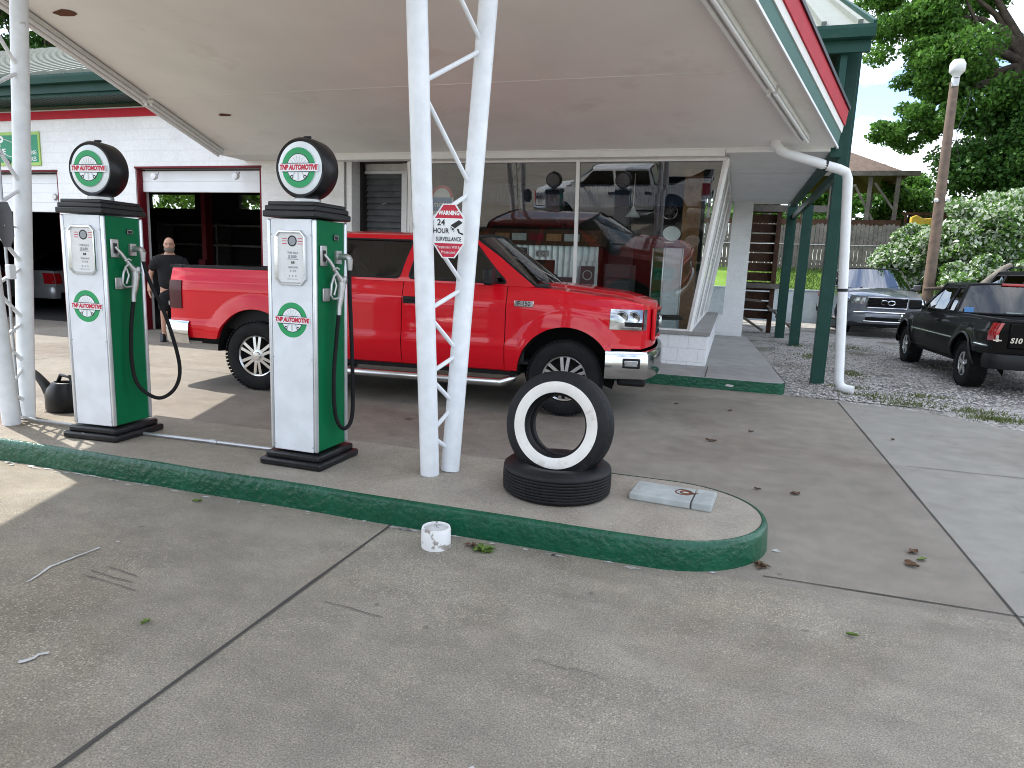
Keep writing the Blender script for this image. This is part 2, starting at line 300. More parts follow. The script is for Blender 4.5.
# ------------------------------------------------------------------ mesh helper
_root = {}
class MB:
    def __init__(s): s.v = []; s.f = []; s.m = []; s.mi = 0
    def add(s, vs, fs, mi=None):
        o = len(s.v); s.v += [tuple(v) for v in vs]; s.f += [tuple(i+o for i in f) for f in fs]
        s.m += [s.mi if mi is None else mi]*len(fs); return s
    def box(s, c, d, rz=0, mi=None, rx=0, ry=0):
        x, y, z = (q/2 for q in d)
        vs = [Vector((a*x, b*y, e*z)) for a in (-1, 1) for b in (-1, 1) for e in (-1, 1)]
        if rz or rx or ry:
            m = Matrix.Rotation(rz, 3, 'Z') @ Matrix.Rotation(ry, 3, 'Y') @ Matrix.Rotation(rx, 3, 'X'); vs = [m @ v for v in vs]
        vs = [v + Vector(c) for v in vs]
        return s.add(vs, [(0, 1, 3, 2), (4, 6, 7, 5), (0, 4, 5, 1), (2, 3, 7, 6), (0, 2, 6, 4), (1, 5, 7, 3)], mi)
    def bb(s, a, b, mi=None):
        return s.box([(p+q)/2 for p, q in zip(a, b)], [abs(q-p) for p, q in zip(a, b)], mi=mi)
    def beam(s, p, q, w, h, up=(0, 0, 1), mi=None):
        p = Vector(p); q = Vector(q); d = (q-p).normalized(); u = Vector(up)
        x = d.cross(u)
        if x.length < 1e-4: x = d.cross(Vector((1, 0, 0)))
        x.normalize(); y = x.cross(d)
        vs = [P + x*a*w/2 + y*b*h/2 for P in (p, q) for a, b in ((-1, -1), (1, -1), (1, 1), (-1, 1))]
        return s.add(vs, [(3, 2, 1, 0), (4, 5, 6, 7), (0, 1, 5, 4), (1, 2, 6, 5), (2, 3, 7, 6), (3, 0, 4, 7)], mi)
    def tube(s, pts, r, n=10, cap=True, mi=None):
        pts = [Vector(p) for p in pts]; rs = r if isinstance(r, (list, tuple)) else [r]*len(pts)
        vs = []; fs = []; prev = None
        for i, p in enumerate(pts):
            d = (pts[min(i+1, len(pts)-1)] - pts[max(i-1, 0)]).normalized()
            if prev is None:
                a = d.orthogonal().normalized()
            else:
                a = prev - d*prev.dot(d); a = a.normalized() if a.length > 1e-6 else d.orthogonal().normalized()
            prev = a; b = d.cross(a)
            vs += [p + (a*math.cos(2*PI*k/n) + b*math.sin(2*PI*k/n))*rs[i] for k in range(n)]
        for i in range(len(pts)-1):
            for k in range(n):
                fs.append((i*n+k, i*n+(k+1) % n, (i+1)*n+(k+1) % n, (i+1)*n+k))
        if cap:
            fs.append(tuple(range(n-1, -1, -1))); fs.append(tuple((len(pts)-1)*n+k for k in range(n)))
        return s.add(vs, fs, mi)
    def lathe(s, prof, n=32, axis='Z', c=(0, 0, 0), mi=None, closed=False):
        vs = []; fs = []
        for r, h in prof:
            for k in range(n):
                a = 2*PI*k/n; x, y = r*math.cos(a), r*math.sin(a)
                v = (x, y, h) if axis == 'Z' else ((x, h, y) if axis == 'Y' else (h, x, y))
                vs.append(Vector(v)+Vector(c))
        K = len(prof)
        for i in range(K if closed else K-1):
            j = (i+1) % K
            for k in range(n): fs.append((i*n+k, i*n+(k+1) % n, j*n+(k+1) % n, j*n+k))
        return s.add(vs, fs, mi)
    def disc(s, c, r, axis='Y', n=32, mi=None, r2=None, a0=0, a1=2*PI, sy=1):
        ex, ey = {'Y': ((1, 0, 0), (0, 0, 1)), 'Z': ((1, 0, 0), (0, 1, 0)), 'X': ((0, 1, 0), (0, 0, 1))}[axis]
        ex, ey = Vector(ex), Vector(ey); C = Vector(c)
        P = lambda a, q: C + ex*q*math.cos(a) + ey*q*math.sin(a)*sy
        full = abs(a1-a0-2*PI) < 1e-6
        if r2 is None:
            return s.add([P(a0+(a1-a0)*k/n, r) for k in range(n if full else n+1)], [tuple(range(n if full else n+1))], mi)
        vs = []; fs = []
        for k in range(n+1):
            a = a0+(a1-a0)*k/n; vs += [P(a, r), P(a, r2)]
        for k in range(n): fs.append((2*k, 2*k+2, 2*k+3, 2*k+1))
        return s.add(vs, fs, mi)
    def prism(s, poly, h0, h1, axis='Z', mi=None):
        f = {'Z': lambda p, h: (p[0], p[1], h), 'Y': lambda p, h: (p[0], h, p[1]), 'X': lambda p, h: (h, p[0], p[1])}[axis]
        n = len(poly); vs = [f(p, h0) for p in poly] + [f(p, h1) for p in poly]
        fs = [tuple(range(n-1, -1, -1)), tuple(range(n, 2*n))] + [(k, (k+1) % n, n+(k+1) % n, n+k) for k in range(n)]
        return s.add(vs, fs, mi)
    def grid(s, rows, mi=None, flip=False):
        n = len(rows[0]); vs = [p for r in rows for p in r]; fs = []
        for i in range(len(rows)-1):
            for k in range(n-1):
                q = (i*n+k, i*n+k+1, (i+1)*n+k+1, (i+1)*n+k); fs.append(q[::-1] if flip else q)
        return s.add(vs, fs, mi)
    def quad(s, a, b, c, d, mi=None): return s.add([a, b, c, d], [(0, 1, 2, 3)], mi)
    def mesh(s, me, M4=None, mi=None):
        vs = [v.co.copy() for v in me.vertices]
        if M4: vs = [M4 @ v for v in vs]
        return s.add(vs, [tuple(p.vertices) for p in me.polygons], mi)
    def xf(s, M4):
        s.v = [tuple(M4 @ Vector(v)) for v in s.v]; return s
    def build(s, name, mats, parent=None, world=False, smooth=38, bevel=0, fix=True, pieces=False):
        if pieces:
            pr = list(range(len(s.v)))
            def fd(i):
                while pr[i] != i: pr[i] = pr[pr[i]]; i = pr[i]
                return i
            for f in s.f:
                for q in f[1:]: pr[fd(q)] = fd(f[0])
            gs = {}
            for k, f in enumerate(s.f): gs.setdefault(fd(f[0]), []).append(k)
            o = None
            for ks in gs.values():
                used = sorted({i for k in ks for i in s.f[k]}); ix = {i: j for j, i in enumerate(used)}
                b = MB(); b.v = [s.v[i] for i in used]; b.f = [tuple(ix[i] for i in s.f[k]) for k in ks]; b.m = [s.m[k] for k in ks]
                o = b.build(name, mats, parent, world, smooth, bevel, fix)
            return o
        vs = s.v
        if world and parent is not None:
            m = _root[parent.name].inverted(); vs = [tuple(m @ Vector(v)) for v in vs]
        me = bpy.data.meshes.new(name); me.from_pydata(vs, [], s.f)
        for mm in (mats if isinstance(mats, (list, tuple)) else [mats]): me.materials.append(M[mm] if isinstance(mm, str) else mm)
        me.polygons.foreach_set('material_index', s.m)
        if fix:
            bm = bmesh.new(); bm.from_mesh(me); bmesh.ops.recalc_face_normals(bm, faces=bm.faces); bm.to_mesh(me); bm.free()
        if smooth:
            me.polygons.foreach_set('use_smooth', [True]*len(me.polygons)); me.set_sharp_from_angle(angle=R(smooth))
        me.update()
        o = bpy.data.objects.new(name, me); COL.objects.link(o)
        if parent is not None:
            o.parent = parent; _root[o.name] = _root[parent.name]
        else: _root[o.name] = Matrix.Identity(4)
        if bevel:
            b = o.modifiers.new('bevel', 'BEVEL'); b.width = bevel; b.segments = 2; b.limit_method = 'ANGLE'; b.angle_limit = R(40)
        return o

def tag(o, label=None, cat=None, group=None, kind=None):
    if label: o['label'] = label
    if cat: o['category'] = cat
    if group: o['group'] = group
    if kind: o['kind'] = kind
    return o
def thing(name, label, cat, loc=(0, 0, 0), rz=0, group=None):
    o = bpy.data.objects.new(name, None); COL.objects.link(o); o.empty_display_size = .1
    o.location = loc; o.rotation_euler = (0, 0, rz); tag(o, label, cat, group)
    _root[o.name] = Matrix.Translation(loc) @ Matrix.Rotation(rz, 4, 'Z'); return o
def struct(o): o['kind'] = 'structure'; return o
def copy_tree(o, label=None, parent=None, loc=None, rz=None):
    c = o.copy(); COL.objects.link(c)
    if parent is not None: c.parent = parent
    if loc is not None: c.location = loc
    if rz is not None: c.rotation_euler = (0, 0, rz)
    if label: c['label'] = label
    for ch in o.children: copy_tree(ch, None, c)
    return c
def text_mesh(txt, size=1, align='CENTER', squash=1.0, shear=0, bold=0):
    cu = bpy.data.curves.new('t', 'FONT'); cu.body = txt; cu.size = size; cu.align_x = align; cu.align_y = 'CENTER'; cu.resolution_u = 3
    cu.shear = shear; cu.offset = bold
    o = bpy.data.objects.new('t', cu); COL.objects.link(o)
    dg = bpy.context.evaluated_depsgraph_get(); me = bpy.data.meshes.new_from_object(o.evaluated_get(dg))
    for v in me.vertices: v.co.x *= squash
    bpy.data.objects.remove(o); return me
FRONT = Matrix(((1, 0, 0, 0), (0, 0, -1, 0), (0, 1, 0, 0), (0, 0, 0, 1)))     # xy text -> faces -Y
def put_text(mb, txt, c, size, face=FRONT, mi=0, **k):
    me = text_mesh(txt, size, **k); mb.mesh(me, Matrix.Translation(c) @ face, mi); bpy.data.meshes.remove(me)

#@@SETTING
# ------------------------------------------------------------------ ground
def sheet(name, poly, z, m, kind='structure'):
    b = MB(); b.add([(x, y, z) for x, y in poly], [tuple(range(len(poly)))]); o = b.build(name, m, smooth=0, fix=False); o['kind'] = kind; return o
sheet('ground', [(-400, -400), (400, -400), (400, 400), (-400, 400)], -.06, 'soil')
sheet('forecourt', [(-22, 3.42), (1.385, 3.42), (1.385, 9.24), (.8, 9.36), (.5, 9.4), (.5, 10.9), (-22, 10.9)], 0, 'conc2')
sheet('driveway', [(-60, -22), (14, -22), (14, 3.6), (1.385, 3.42), (-60, 3.42)], 0, 'conc')
sheet('side_apron', [(1.385, 3.42), (14, 3.6), (14, 5.0), (4.9, 7.4), (3.0, 8.35), (2.2, 9.05), (1.385, 9.24)], 0, 'conc3')
sheet('road', [(-200, -34), (200, -34), (200, -22), (-200, -22)], -.01, mat('asphalt', (.05, .05, .052), .9, c2=(.065, .065, .066), scale=2, fine=(120, .3)))
sheet('gravel_lot', [(.2, 8.2), (40, 8.2), (40, 26), (-2, 26), (-2, 16.3), (.2, 16.2), (.2, 9.3)], -.015, 'gravel')
b = MB()
def jline(p, q, w, z=.004):
    p = Vector((*p, z)); q = Vector((*q, z)); d = (q-p).normalized(); n = Vector((-d.y, d.x, 0))
    k = max(1, int((q-p).length/.25)); a = []; c = []
    for i in range(k+1):
        o = p.lerp(q, i/k); ww = w*random.uniform(.65, 1.2)/2; a.append(o+n*ww); c.append(o-n*ww)
    b.grid([a, c])
jline((-1.77, -22), (-1.76, 3.37), .018); jline((1.385, -3), (1.385, 9.2), .015); jline((.28, 3.50), (14, 3.6), .011)
jline((1.5, 6.2), (9, 6.35), .008); jline((-5.9, -22), (-5.9, 3.3), .022)
jline((-9, 5.0), (-9, 10.5), .012); jline((-22, 7.2), (-3, 7.2), .008)
struct(b.build('pavement_joint', 'joint', smooth=0, fix=False))
# hairline cracks and scrape marks
def crackline(name, pts, w, m, z=.0055):
    mb = MB(); a = []; c = []
    for i, p in enumerate(pts):
        q = pts[min(i+1, len(pts)-1)]; o = pts[max(i-1, 0)]; d = Vector((q[0]-o[0], q[1]-o[1])).normalized()
        ww = w*random.uniform(.5, 1)/2; a.append((p[0]-d.y*ww, p[1]+d.x*ww, z)); c.append((p[0]+d.y*ww, p[1]-d.x*ww, z))
    mb.grid([a, c]); return struct(mb.build(name, m, smooth=0, fix=False))
def wob(p, q, n, amp): return [(p[0]+(q[0]-p[0])*i/n+random.uniform(-amp, amp), p[1]+(q[1]-p[1])*i/n+random.uniform(-amp, amp)) for i in range(n+1)]
crackline('scrape_mark', wob((-2.94, 2.10), (-2.95, 2.17), 3, .006)+wob((-2.99, 2.26), (-2.97, 2.51), 8, .006), .017, 'chalk')
crackline('scrape_mark', wob((-2.37, 1.64), (-2.33, 1.73), 4, .012), .022, 'chalk')
crackline('pavement_crack', wob((-1.75, 4.75), (-1.45, 5.15), 7, .03), .008, 'joint')
crackline('pavement_crack', wob((-.62, 2.35), (-.35, 2.33), 9, .012), .005, 'darkmark'); crackline('pavement_crack', wob((2.2, 3.58), (2.0, 5.4), 22, .03), .004, 'joint')
crackline('pavement_crack', wob((-1.45, 5.15), (-.9, 5.5), 10, .03), .005, 'joint'); crackline('pavement_crack', wob((-1.45, 5.15), (-1.5, 5.6), 7, .02), .004, 'joint')
for (x, y, r) in ((-2.6, 6.2, .09), (-2.4, 6.05, .04), (-2.9, 5.9, .05)):
    mb = MB(); mb.add([(x+r*random.uniform(.6, 1.2)*math.cos(a), y+r*random.uniform(.6, 1.2)*math.sin(a), .0048) for a in np.linspace(0, 2*PI, 15)[:-1]], [tuple(range(14))]); struct(mb.build('oil_stain', 'darkmark', smooth=0, fix=False))
for i, (x, y, l) in enumerate(((-2.75, 2.36, .22), (-2.80, 2.30, .3), (-2.78, 2.25, .35), (-1.6, 2.45, .3), (.75, 1.9, .4))):
    crackline('tyre_scuff', wob((x, y), (x+l, y-.03), 5, .004), .006, 'darkmark')
for (x, y, r) in ((-.9, 1.45, .016), (-.62, 1.72, .012), (-.05, 1.9, .011), (-1.05, 1.12, .018), (-2.95, 2.6, .01)):
    mb = MB(); mb.add([(x+r*random.uniform(.5, 1.2)*math.cos(a), y+r*random.uniform(.5, 1.2)*math.sin(a), .005) for a in np.linspace(0, 2*PI, 9)[:-1]], [tuple(range(8))])
    struct(mb.build('paint_fleck', 'chalk', smooth=0, fix=False))

# ------------------------------------------------------------------ pump island with green kerb
def island():
    x0, x1, yf, yb, z = -9.0, -.28, 3.41, 4.46, .15
    cy = (yf+yb)/2; r = (yb-yf)/2; out = []
    for i in range(30): out.append((x0+(x1-x0)*i/30, yf+random.uniform(-.008, .008)))
    for k in range(25):
        a = -PI/2+PI*k/24; out.append((x1+r*math.cos(a)*1.08, cy+r*math.sin(a)))
    for i in range(1, 31): out.append((x1+(x0-x1)*i/30, yb))
    def off(d, zz):
        n = len(out); q = []
        for i, p in enumerate(out):
            a = out[max(i-1, 0)]; c = out[min(i+1, n-1)]; t = Vector((c[0]-a[0], c[1]-a[1])).normalized()
            q.append((p[0]+t.y*d, p[1]-t.x*d, zz))
        return q
    k = MB(); F_ = 58; k.grid([off(d, z_)[:F_] for d, z_ in ((.032, -.01), (.028, .06), (.023, .128), (.017, .142), (.008, .1495), (-.008, .1515))])
    struct_b = MB(); struct_b.grid([off(d, z_)[F_-1:] for d, z_ in ((.0, -.01), (.0, .149), (-.012, .1505))]); struct(struct_b.build('island_edge', 'isl', smooth=60))
    struct(k.build('island_kerb', 'kerb', smooth=60))
    t = MB(); inner = [(p[0], p[1], z) for p in off(-.012, 0)]; t.add(inner, [tuple(range(len(inner)))])
    struct(t.build('pump_island', 'isl', smooth=0, fix=False))
    # flaked paint at foot of kerb
    f = MB()
    for i in range(46):
        x = random.uniform(-4.8, .15); y = 3.35+random.uniform(-.03, .015); w = random.uniform(.01, .06)
        if x > -.35: a = random.uniform(-1.2, 0.2); x = -.28+.61*math.cos(a)*1.06; y = 3.935+.57*math.sin(a)
        f.add([(x-w, y, .0045), (x, y-random.uniform(.004, .014), .0045), (x+w, y+.003, .0045), (x, y+.012, .0045)], [(0, 1, 2, 3)])
    tag(f.build('paint_flakes', 'chalk', smooth=0, fix=False), kind='stuff')
island()
# walkway before the shop
def walk():
    out = [(-6.4, 9.36), (.62, 9.38), (.72, 9.42), (.77, 9.52), (.62, 12.5), (.42, 16.3), (-.4, 16.3), (-6.4, 16.3)]
    t = MB(); t.prism(out, -.05, .15); struct(t.build('walkway', 'walk', smooth=30, bevel=.012))
    k = MB(); k.grid([[(x, y, z) for x, y in ((-6.4, 9.352), (.62, 9.372), (.727, 9.414), (.778, 9.52), (.70, 11.2))] for z in (-.01, .144)]); struct(k.build('walkway_kerb', 'kerb', smooth=60))
    j = MB(); j.box((-.24, 9.95, .1525), (.012, 1.1, .003)); struct(j.build('walkway_joint', 'joint', smooth=0))
    c = MB(); c.add([(.02, 9.362, .055), (.12, 9.363, .05), (.14, 9.363, .075), (.05, 9.362, .085)], [(0, 1, 2, 3)]); struct(c.build('paint_chip', 'chalk', smooth=0))
walk()

# ------------------------------------------------------------------ service station
ST = thing('service_station', 'white block service station with green metal roof, red trim and wide angled canopy', 'building', (-3.7, 10.5, 0))
def part(mb, name, m, parent, **k): return mb.build(name, m, parent, world=True, **k)
def station():
    Yg = 10.6
    # garage front wall with two bay openings
    w = MB()
    bays = [(-15.6, -12.99, 3.03), (-11.02, -8.17, 3.08)]
    xs = [-24, -15.6, -12.99, -11.02, -8.17, -6.49]
    for a, c in ((-24, -15.6), (-12.99, -11.02), (-8.17, -6.49)): w.bb((a, Yg, .0), (c, Yg+.3, 4.2))
    for a, c, h in bays: w.bb((a, Yg+.001, h), (c, Yg+.3, 4.2))
    part(w, 'garage_wall', 'block', ST, smooth=0)
    g = MB()
    for a, c in ((-24, -15.6), (-12.99, -11.02), (-8.17, -6.49)): g.bb((a-.002, Yg-.004, .0), (c+.002, Yg+.02, .36))
    part(g, 'green_skirting', 'kerb', ST, smooth=0, pieces=True)
    r = MB(); r.bb((-24, Yg-.03, 4.02), (-6.4, Yg-.002, 4.17)); part(r, 'red_band', 'redtrim', ST, smooth=0)
    for a, c, h in bays:
        fr = MB(); fr.bb((a-.01, Yg-.012, h), (c+.01, Yg+.1, h+.035)); fr.bb((a, Yg+.03, 0), (a+.04, Yg+.2, h)); fr.bb((c-.05, Yg+.02, 0), (c, Yg+.2, h)); part(fr, 'bay_frame', 'maroon', ST, smooth=0)
    # rolled-up sectional doors hang in the openings
    for (a, c, h), zb in zip(bays, (2.25, 2.66)):
        d = MB(); n = max(2, round((h-zb)/.21))
        for i in range(n):
            z0 = zb+(h-.03-zb)*i/n; d.bb((a+.04, Yg+.13, z0+.006), (c-.05, Yg+.17, zb+(h-.03-zb)*(i+1)/n-.006))
        d.bb((a+.04, Yg+.14, zb), (c-.05, Yg+.16, h-.03))
        door = part(d, 'garage_door', 'white', ST, smooth=0, bevel=.006)
        if zb < 2.4:
            k = MB(); k.lathe([(0, -.03), (.05, -.03), (.07, 0), (.07, .02)], 20, 'Y', (c-.25, Yg+.12, 2.55)); part(k, 'door_badge', 'alu', door)
    # lights over the right bay
    # interior shell of the garage
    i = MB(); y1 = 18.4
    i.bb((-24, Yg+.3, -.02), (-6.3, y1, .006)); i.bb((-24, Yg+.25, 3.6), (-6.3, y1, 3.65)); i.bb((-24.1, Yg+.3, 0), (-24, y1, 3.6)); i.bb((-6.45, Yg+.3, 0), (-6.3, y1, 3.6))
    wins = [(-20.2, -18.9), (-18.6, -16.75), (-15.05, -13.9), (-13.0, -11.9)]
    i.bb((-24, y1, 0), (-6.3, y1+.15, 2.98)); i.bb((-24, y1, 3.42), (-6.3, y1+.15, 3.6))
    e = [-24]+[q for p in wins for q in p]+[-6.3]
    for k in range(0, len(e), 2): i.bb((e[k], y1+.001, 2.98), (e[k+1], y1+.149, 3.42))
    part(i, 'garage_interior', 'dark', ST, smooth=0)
    for a, c in wins:
        p = MB(); p.quad((a, y1+.06, 2.98), (c, y1+.06, 2.98), (c, y1+.06, 3.42), (a, y1+.06, 3.42)); part(p, 'rear_window', 'shopglass', ST, smooth=0)
    # ---- showroom: recessed jalousie wall, shop front
    w = MB()
    w.bb((-6.49, 11.0, .15), (-6.42, 11.2, 3.3)); w.bb((-6.42, 11.0, .15), (-5.55, 11.2, 1.25)); w.bb((-6.42, 11.0, 3.06), (-5.55, 11.2, 3.3))
    w.bb((-5.55, 10.95, .15), (-5.47, 11.2, 3.3)); w.bb((-6.45, 10.62, .05), (-6.35, 11.02, 3.3)); w.bb((-5.13, 10.3, .15), (-5.09, 11.2, 3.1))
    part(w, 'shop_wall', 'block', ST, smooth=0)
    # jalousie
    j = MB(); n = 17
    for k in range(n): j.box((-5.985, 11.06, 1.32+k*.105), (.82, .008, .125), rx=R(-28))
    jw = part(j, 'jalousie_window', 'jal', ST, smooth=0)
    f = MB(); f.bb((-6.42, 10.98, 1.25), (-6.385, 11.1, 3.06)); f.bb((-5.585, 10.98, 1.25), (-5.55, 11.1, 3.06)); f.bb((-6.42, 10.97, 3.02), (-5.55, 11.1, 3.06)); f.bb((-6.0, 11.09, 1.25), (-5.97, 11.13, 3.06))
    f.bb((-6.42, 10.95, 1.22), (-5.55, 11.1, 1.25)); part(f, 'window_frame', 'white', jw, smooth=0)
    h = MB(); h.tube([(-5.98, 11.0, 2.5), (-5.9, 10.97, 2.52), (-5.86, 10.96, 2.5)], .012, 6); part(h, 'window_crank', 'alu', jw)
    # door
    d = MB(); d.bb((-5.47, 11.02, .15), (-5.40, 11.1, 3.1)); d.bb((-5.20, 11.02, .15), (-5.13, 11.1, 3.1)); d.bb((-5.4, 11.02, .15), (-5.2, 11.1, .4)); d.bb((-5.47, 11.02, 2.95), (-5.13, 11.1, 3.1))
    do = part(d, 'shop_door', 'blackcap', ST, smooth=0)
    g = MB(); g.bb((-5.4, 11.05, .4), (-5.2, 11.06, 2.95)); part(g, 'door_pane', 'shopglass', do, smooth=0)
    # low wall and canted glass
    lo = MB(); lo.bb((-5.09, 10.50, .14), (-.28, 10.75, .60)); lo.bb((-.48, 10.75, .14), (-.28, 16.35, .60)); part(lo, 'low_wall', 'tile', ST, smooth=0, bevel=.006)
    si = MB(); si.prism([(-5.1, 10.47), (-.25, 10.47), (-.25, 16.36), (-.62, 16.36), (-.62, 10.80), (-5.1, 10.80)], .602, .66); part(si, 'window_sill', 'walk', ST, smooth=0, bevel=.006)
    TL, TR, BL, BR = Vector((-5.06, 10.2, 3.09)), Vector((-.22, 10.2, 3.09)), Vector((-5.06, 10.5, .66)), Vector((-.55, 10.52, .66))
    TB, BB = Vector((-.20, 16.3, 3.09)), Vector((-.53, 16.3, .66))
    g = MB(); g.quad(BL, BR, TR, TL); fw = part(g, 'front_window', 'shopglass', ST, smooth=0)
    g = MB(); g.quad(BR, BB, TB, TR); sw = part(g, 'side_window', 'sideglass', ST, smooth=0)
    f = MB(); f.beam(TL, TR, .05, .05); f.beam(BL, BR, .05, .05); f.beam(BL, TL, .05, .05); f.beam(BR, TR, .06, .06)
    f.beam((-2.33, 10.49, .66), (-2.31, 10.19, 3.09), .05, .06)
    part(f, 'window_frame', 'soffit', fw, smooth=0)
    f = MB(); f.beam(BR, BB, .06, .05); f.beam(TR, TB, .05, .05); f.beam(BB, TB, .08, .10)
    for q in (.33, .66): f.beam(BR.lerp(BB, q), TR.lerp(TB, q), .04, .05)
    part(f, 'window_frame', 'soffit', sw, smooth=0)
    # rear pier of white block
    p = MB(); p.prism([(-.15, .6), (.30, .1), (.30, 3.2), (-.12, 3.2)], 16.4, 16.75, 'Y')
    p.v = [(x if not (abs(z-.6) < .01 or (abs(z-.1) < .01)) else x, y, z) for x, y, z in p.v]
    p.bb((-.62, 16.38, .1), (.30, 16.7, .62)); part(p, 'rear_pier', 'block', ST, smooth=0)
    q = MB()
    for k in range(24):
        z = .7+k*.1; x = -.55+(z-.66)/2.43*.34; q.bb((x+.02, 16.30, z), (x+.075, 16.4, z+.06))
    part(q, 'block_edging', 'block', ST, smooth=0)
    # showroom interior
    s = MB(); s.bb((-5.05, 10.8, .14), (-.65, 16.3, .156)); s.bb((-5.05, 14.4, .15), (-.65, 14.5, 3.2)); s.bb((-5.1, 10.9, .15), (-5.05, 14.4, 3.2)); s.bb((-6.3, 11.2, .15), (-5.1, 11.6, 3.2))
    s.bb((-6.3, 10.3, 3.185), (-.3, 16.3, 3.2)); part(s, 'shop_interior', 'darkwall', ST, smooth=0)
    v = MB()  # ribbed blue band set behind the top of the shop glass
    for k in range(150): v.bb((-5.0+k*.03, 13.2, 2.72), (-5.0+k*.03+.016, 13.24, 3.12))
    v.bb((-5.0, 13.23, 2.72), (-.6, 13.26, 3.12)); part(v, 'blue_band', 'bluecorr', ST, smooth=0)
    # ---- gabled metal roof over everything
    ze, yr = 4.62, 17.0; slope = .42
    r = MB(); x0, x1 = -32, 1.38
    r.quad((x0, 9.92, ze), (x1, 9.92, ze), (x1, yr, ze+(yr-9.92)*slope), (x0, yr, ze+(yr-9.92)*slope))
    r.quad((x0, yr, ze+(yr-9.92)*slope), (x1, yr, ze+(yr-9.92)*slope), (x1, 2*yr-9.92, ze), (x0, 2*yr-9.92, ze))
    k = x0+.05
    while k < x1:
        r.beam((k, 9.92, ze+.03), (k, yr, ze+(yr-9.92)*slope+.03), .06, .09); k += .42
    part(r, 'roof', 'metalroof', ST, smooth=0)
    gu = MB(); gu.prism([(9.80, ze-.16), (9.92, ze-.16), (9.92, ze-.02), (9.78, ze-.02), (9.78, ze-.06)], x0, x1+.02, 'X')
    gu.bb((x0, 9.93, ze-.30), (x1, 9.99, ze-.015)); part(gu, 'gutter', 'greentrim', ST, smooth=0)
    so = MB(); so.bb((x0, 9.99, ze-.36), (-6.2, Yg, ze-.30))
    k = x0
    while k < -6.2: so.bb((k, 9.99, ze-.365), (k+.02, Yg, ze-.345)); k += .15
    part(so, 'eave_soffit', 'greentrim', ST, smooth=0)
    rk = MB(); rk.beam((x1+.01, 9.9, ze-.06), (x1+.01, yr, ze-.06+(yr-9.9)*slope), .04, .22); rk.beam((x1+.01, 2*yr-9.9, ze-.06), (x1+.01, yr, ze-.06+(yr-9.9)*slope), .04, .22)
    part(rk, 'rake_board', 'greentrim', ST, smooth=0)
    # knee wall between canopy and eave at the right end
    kw = MB(); kw.bb((-6.0, 10.45, 3.75), (.95, 10.55, ze-.2)); part(kw, 'upper_wall', 'greentrim', ST, smooth=0)
    # ---- canopy: tapering, rises towards the street
    zf, tp, sl, Yf, Yn = 3.20, .31, .14, 10.0, -4.8
    def edge(sg, y, out=0): return (-3.71 + sg*(4.85 - tp*(Yf-y) + out), y)
    def cz(y): return zf + sl*(Yf-y)
    rows = []
    for i in range(16):
        y = Yf+(Yn-Yf)*i/15; a = edge(-1, y)[0]; c = edge(1, y)[0]
        rows.append([(a+(c-a)*k/10, y, cz(y)) for k in range(11)])
    ce = MB(); ce.grid(rows); can = part(ce, 'canopy_ceiling', 'ceil', ST, smooth=0)
    # panel seams and lamps are thin strips under the sheet
    sm = MB()
    for y in (7.6, 5.2): sm.beam((edge(-1, y)[0]+.1, y, cz(y)-.004), (edge(1, y)[0]-.1, y, cz(y)-.003), .007, .004)
    for q in (): sm.beam((edge(-1, Yf)[0]+9.7*q, Yf, cz(Yf)-.004), (edge(-1, 2)[0]+(edge(1, 2)[0]-edge(-1, 2)[0])*q, 2, cz(2)-.003), .007, .004)
    part(sm, 'ceiling_seam', 'ceil', can, smooth=0, pieces=True)
    rs = MB()
    for (x, y, a, bb) in ((-6.55, 5.55, .16, .07), (-6.95, 8.25, .14, .05)):
        rs.add([(x+a*random.uniform(.6, 1)*math.cos(t), y+bb*random.uniform(.6, 1.2)*math.sin(t), cz(y+bb*math.sin(t))-.006) for t in np.linspace(0, 2*PI, 12)[:-1]], [tuple(range(11))])
    part(rs, 'rust_patch', 'rust', can, smooth=0, fix=False, pieces=True)
    for sg, nm in ((1, 'r'), (-1, 'l')):
        p0 = Vector((*edge(sg, Yf), cz(Yf))); p1 = Vector((*edge(sg, Yn), cz(Yn)))
        t = (p1-p0).normalized(); n = Vector((t.y, -t.x, 0)).normalized()*( -1 if sg > 0 else 1)
        if n.x*sg < 0: n = -n
        up = Vector((0, 0, 1)) + n*.12
        prof = [('green_fascia', 'greenfascia', 0, .16, 0), ('white_fascia', 'soffit', .162, .25, .012), ('red_fascia', 'redtrim', .252, .43, .03), ('canopy_flashing', 'blackcap', .432, .47, .05)]
        for (pn, pm, h0, h1, o) in prof:
            f = MB(); A = [p0 + up*h0 + n*o, p0 + up*h1 + n*o, p0 + up*h1 + n*(o-.06), p0 + up*h0 + n*(o-.06)]
            B = [v + (p1-p0) for v in A]; f.add(A+B, [(0, 1, 2, 3), (7, 6, 5, 4), (0, 4, 5, 1), (1, 5, 6, 2), (2, 6, 7, 3), (3, 7, 4, 0)]); part(f, pn, pm, can, smooth=0)
        tr = MB(); tr.beam(p0+n*.0-Vector((0, 0, .015)), p1-Vector((0, 0, .015)), .02, .03); part(tr, 'edge_trim', 'white', can, smooth=0)
    top = MB(); A = [[(x, y, z+.46) for x, y, z in r] for r in rows]; top.grid(A); part(top, 'canopy_deck', 'metalroof', can, smooth=0)
    fr = MB(); a, c = edge(-1, Yn), edge(1, Yn); fr.bb((a[0], Yn-.05, cz(Yn)), (c[0], Yn, cz(Yn)+.47)); part(fr, 'front_fascia', 'redtrim', can, smooth=0)
    bk = MB(); bk.bb((-6.3, 10.0, 3.66), (1.1, 10.5, 3.70)); bk.bb((-8.5, 10.0, 3.2), (-6.3, 10.6, 3.66)); part(bk, 'canopy_back', 'soffit', can, smooth=0)
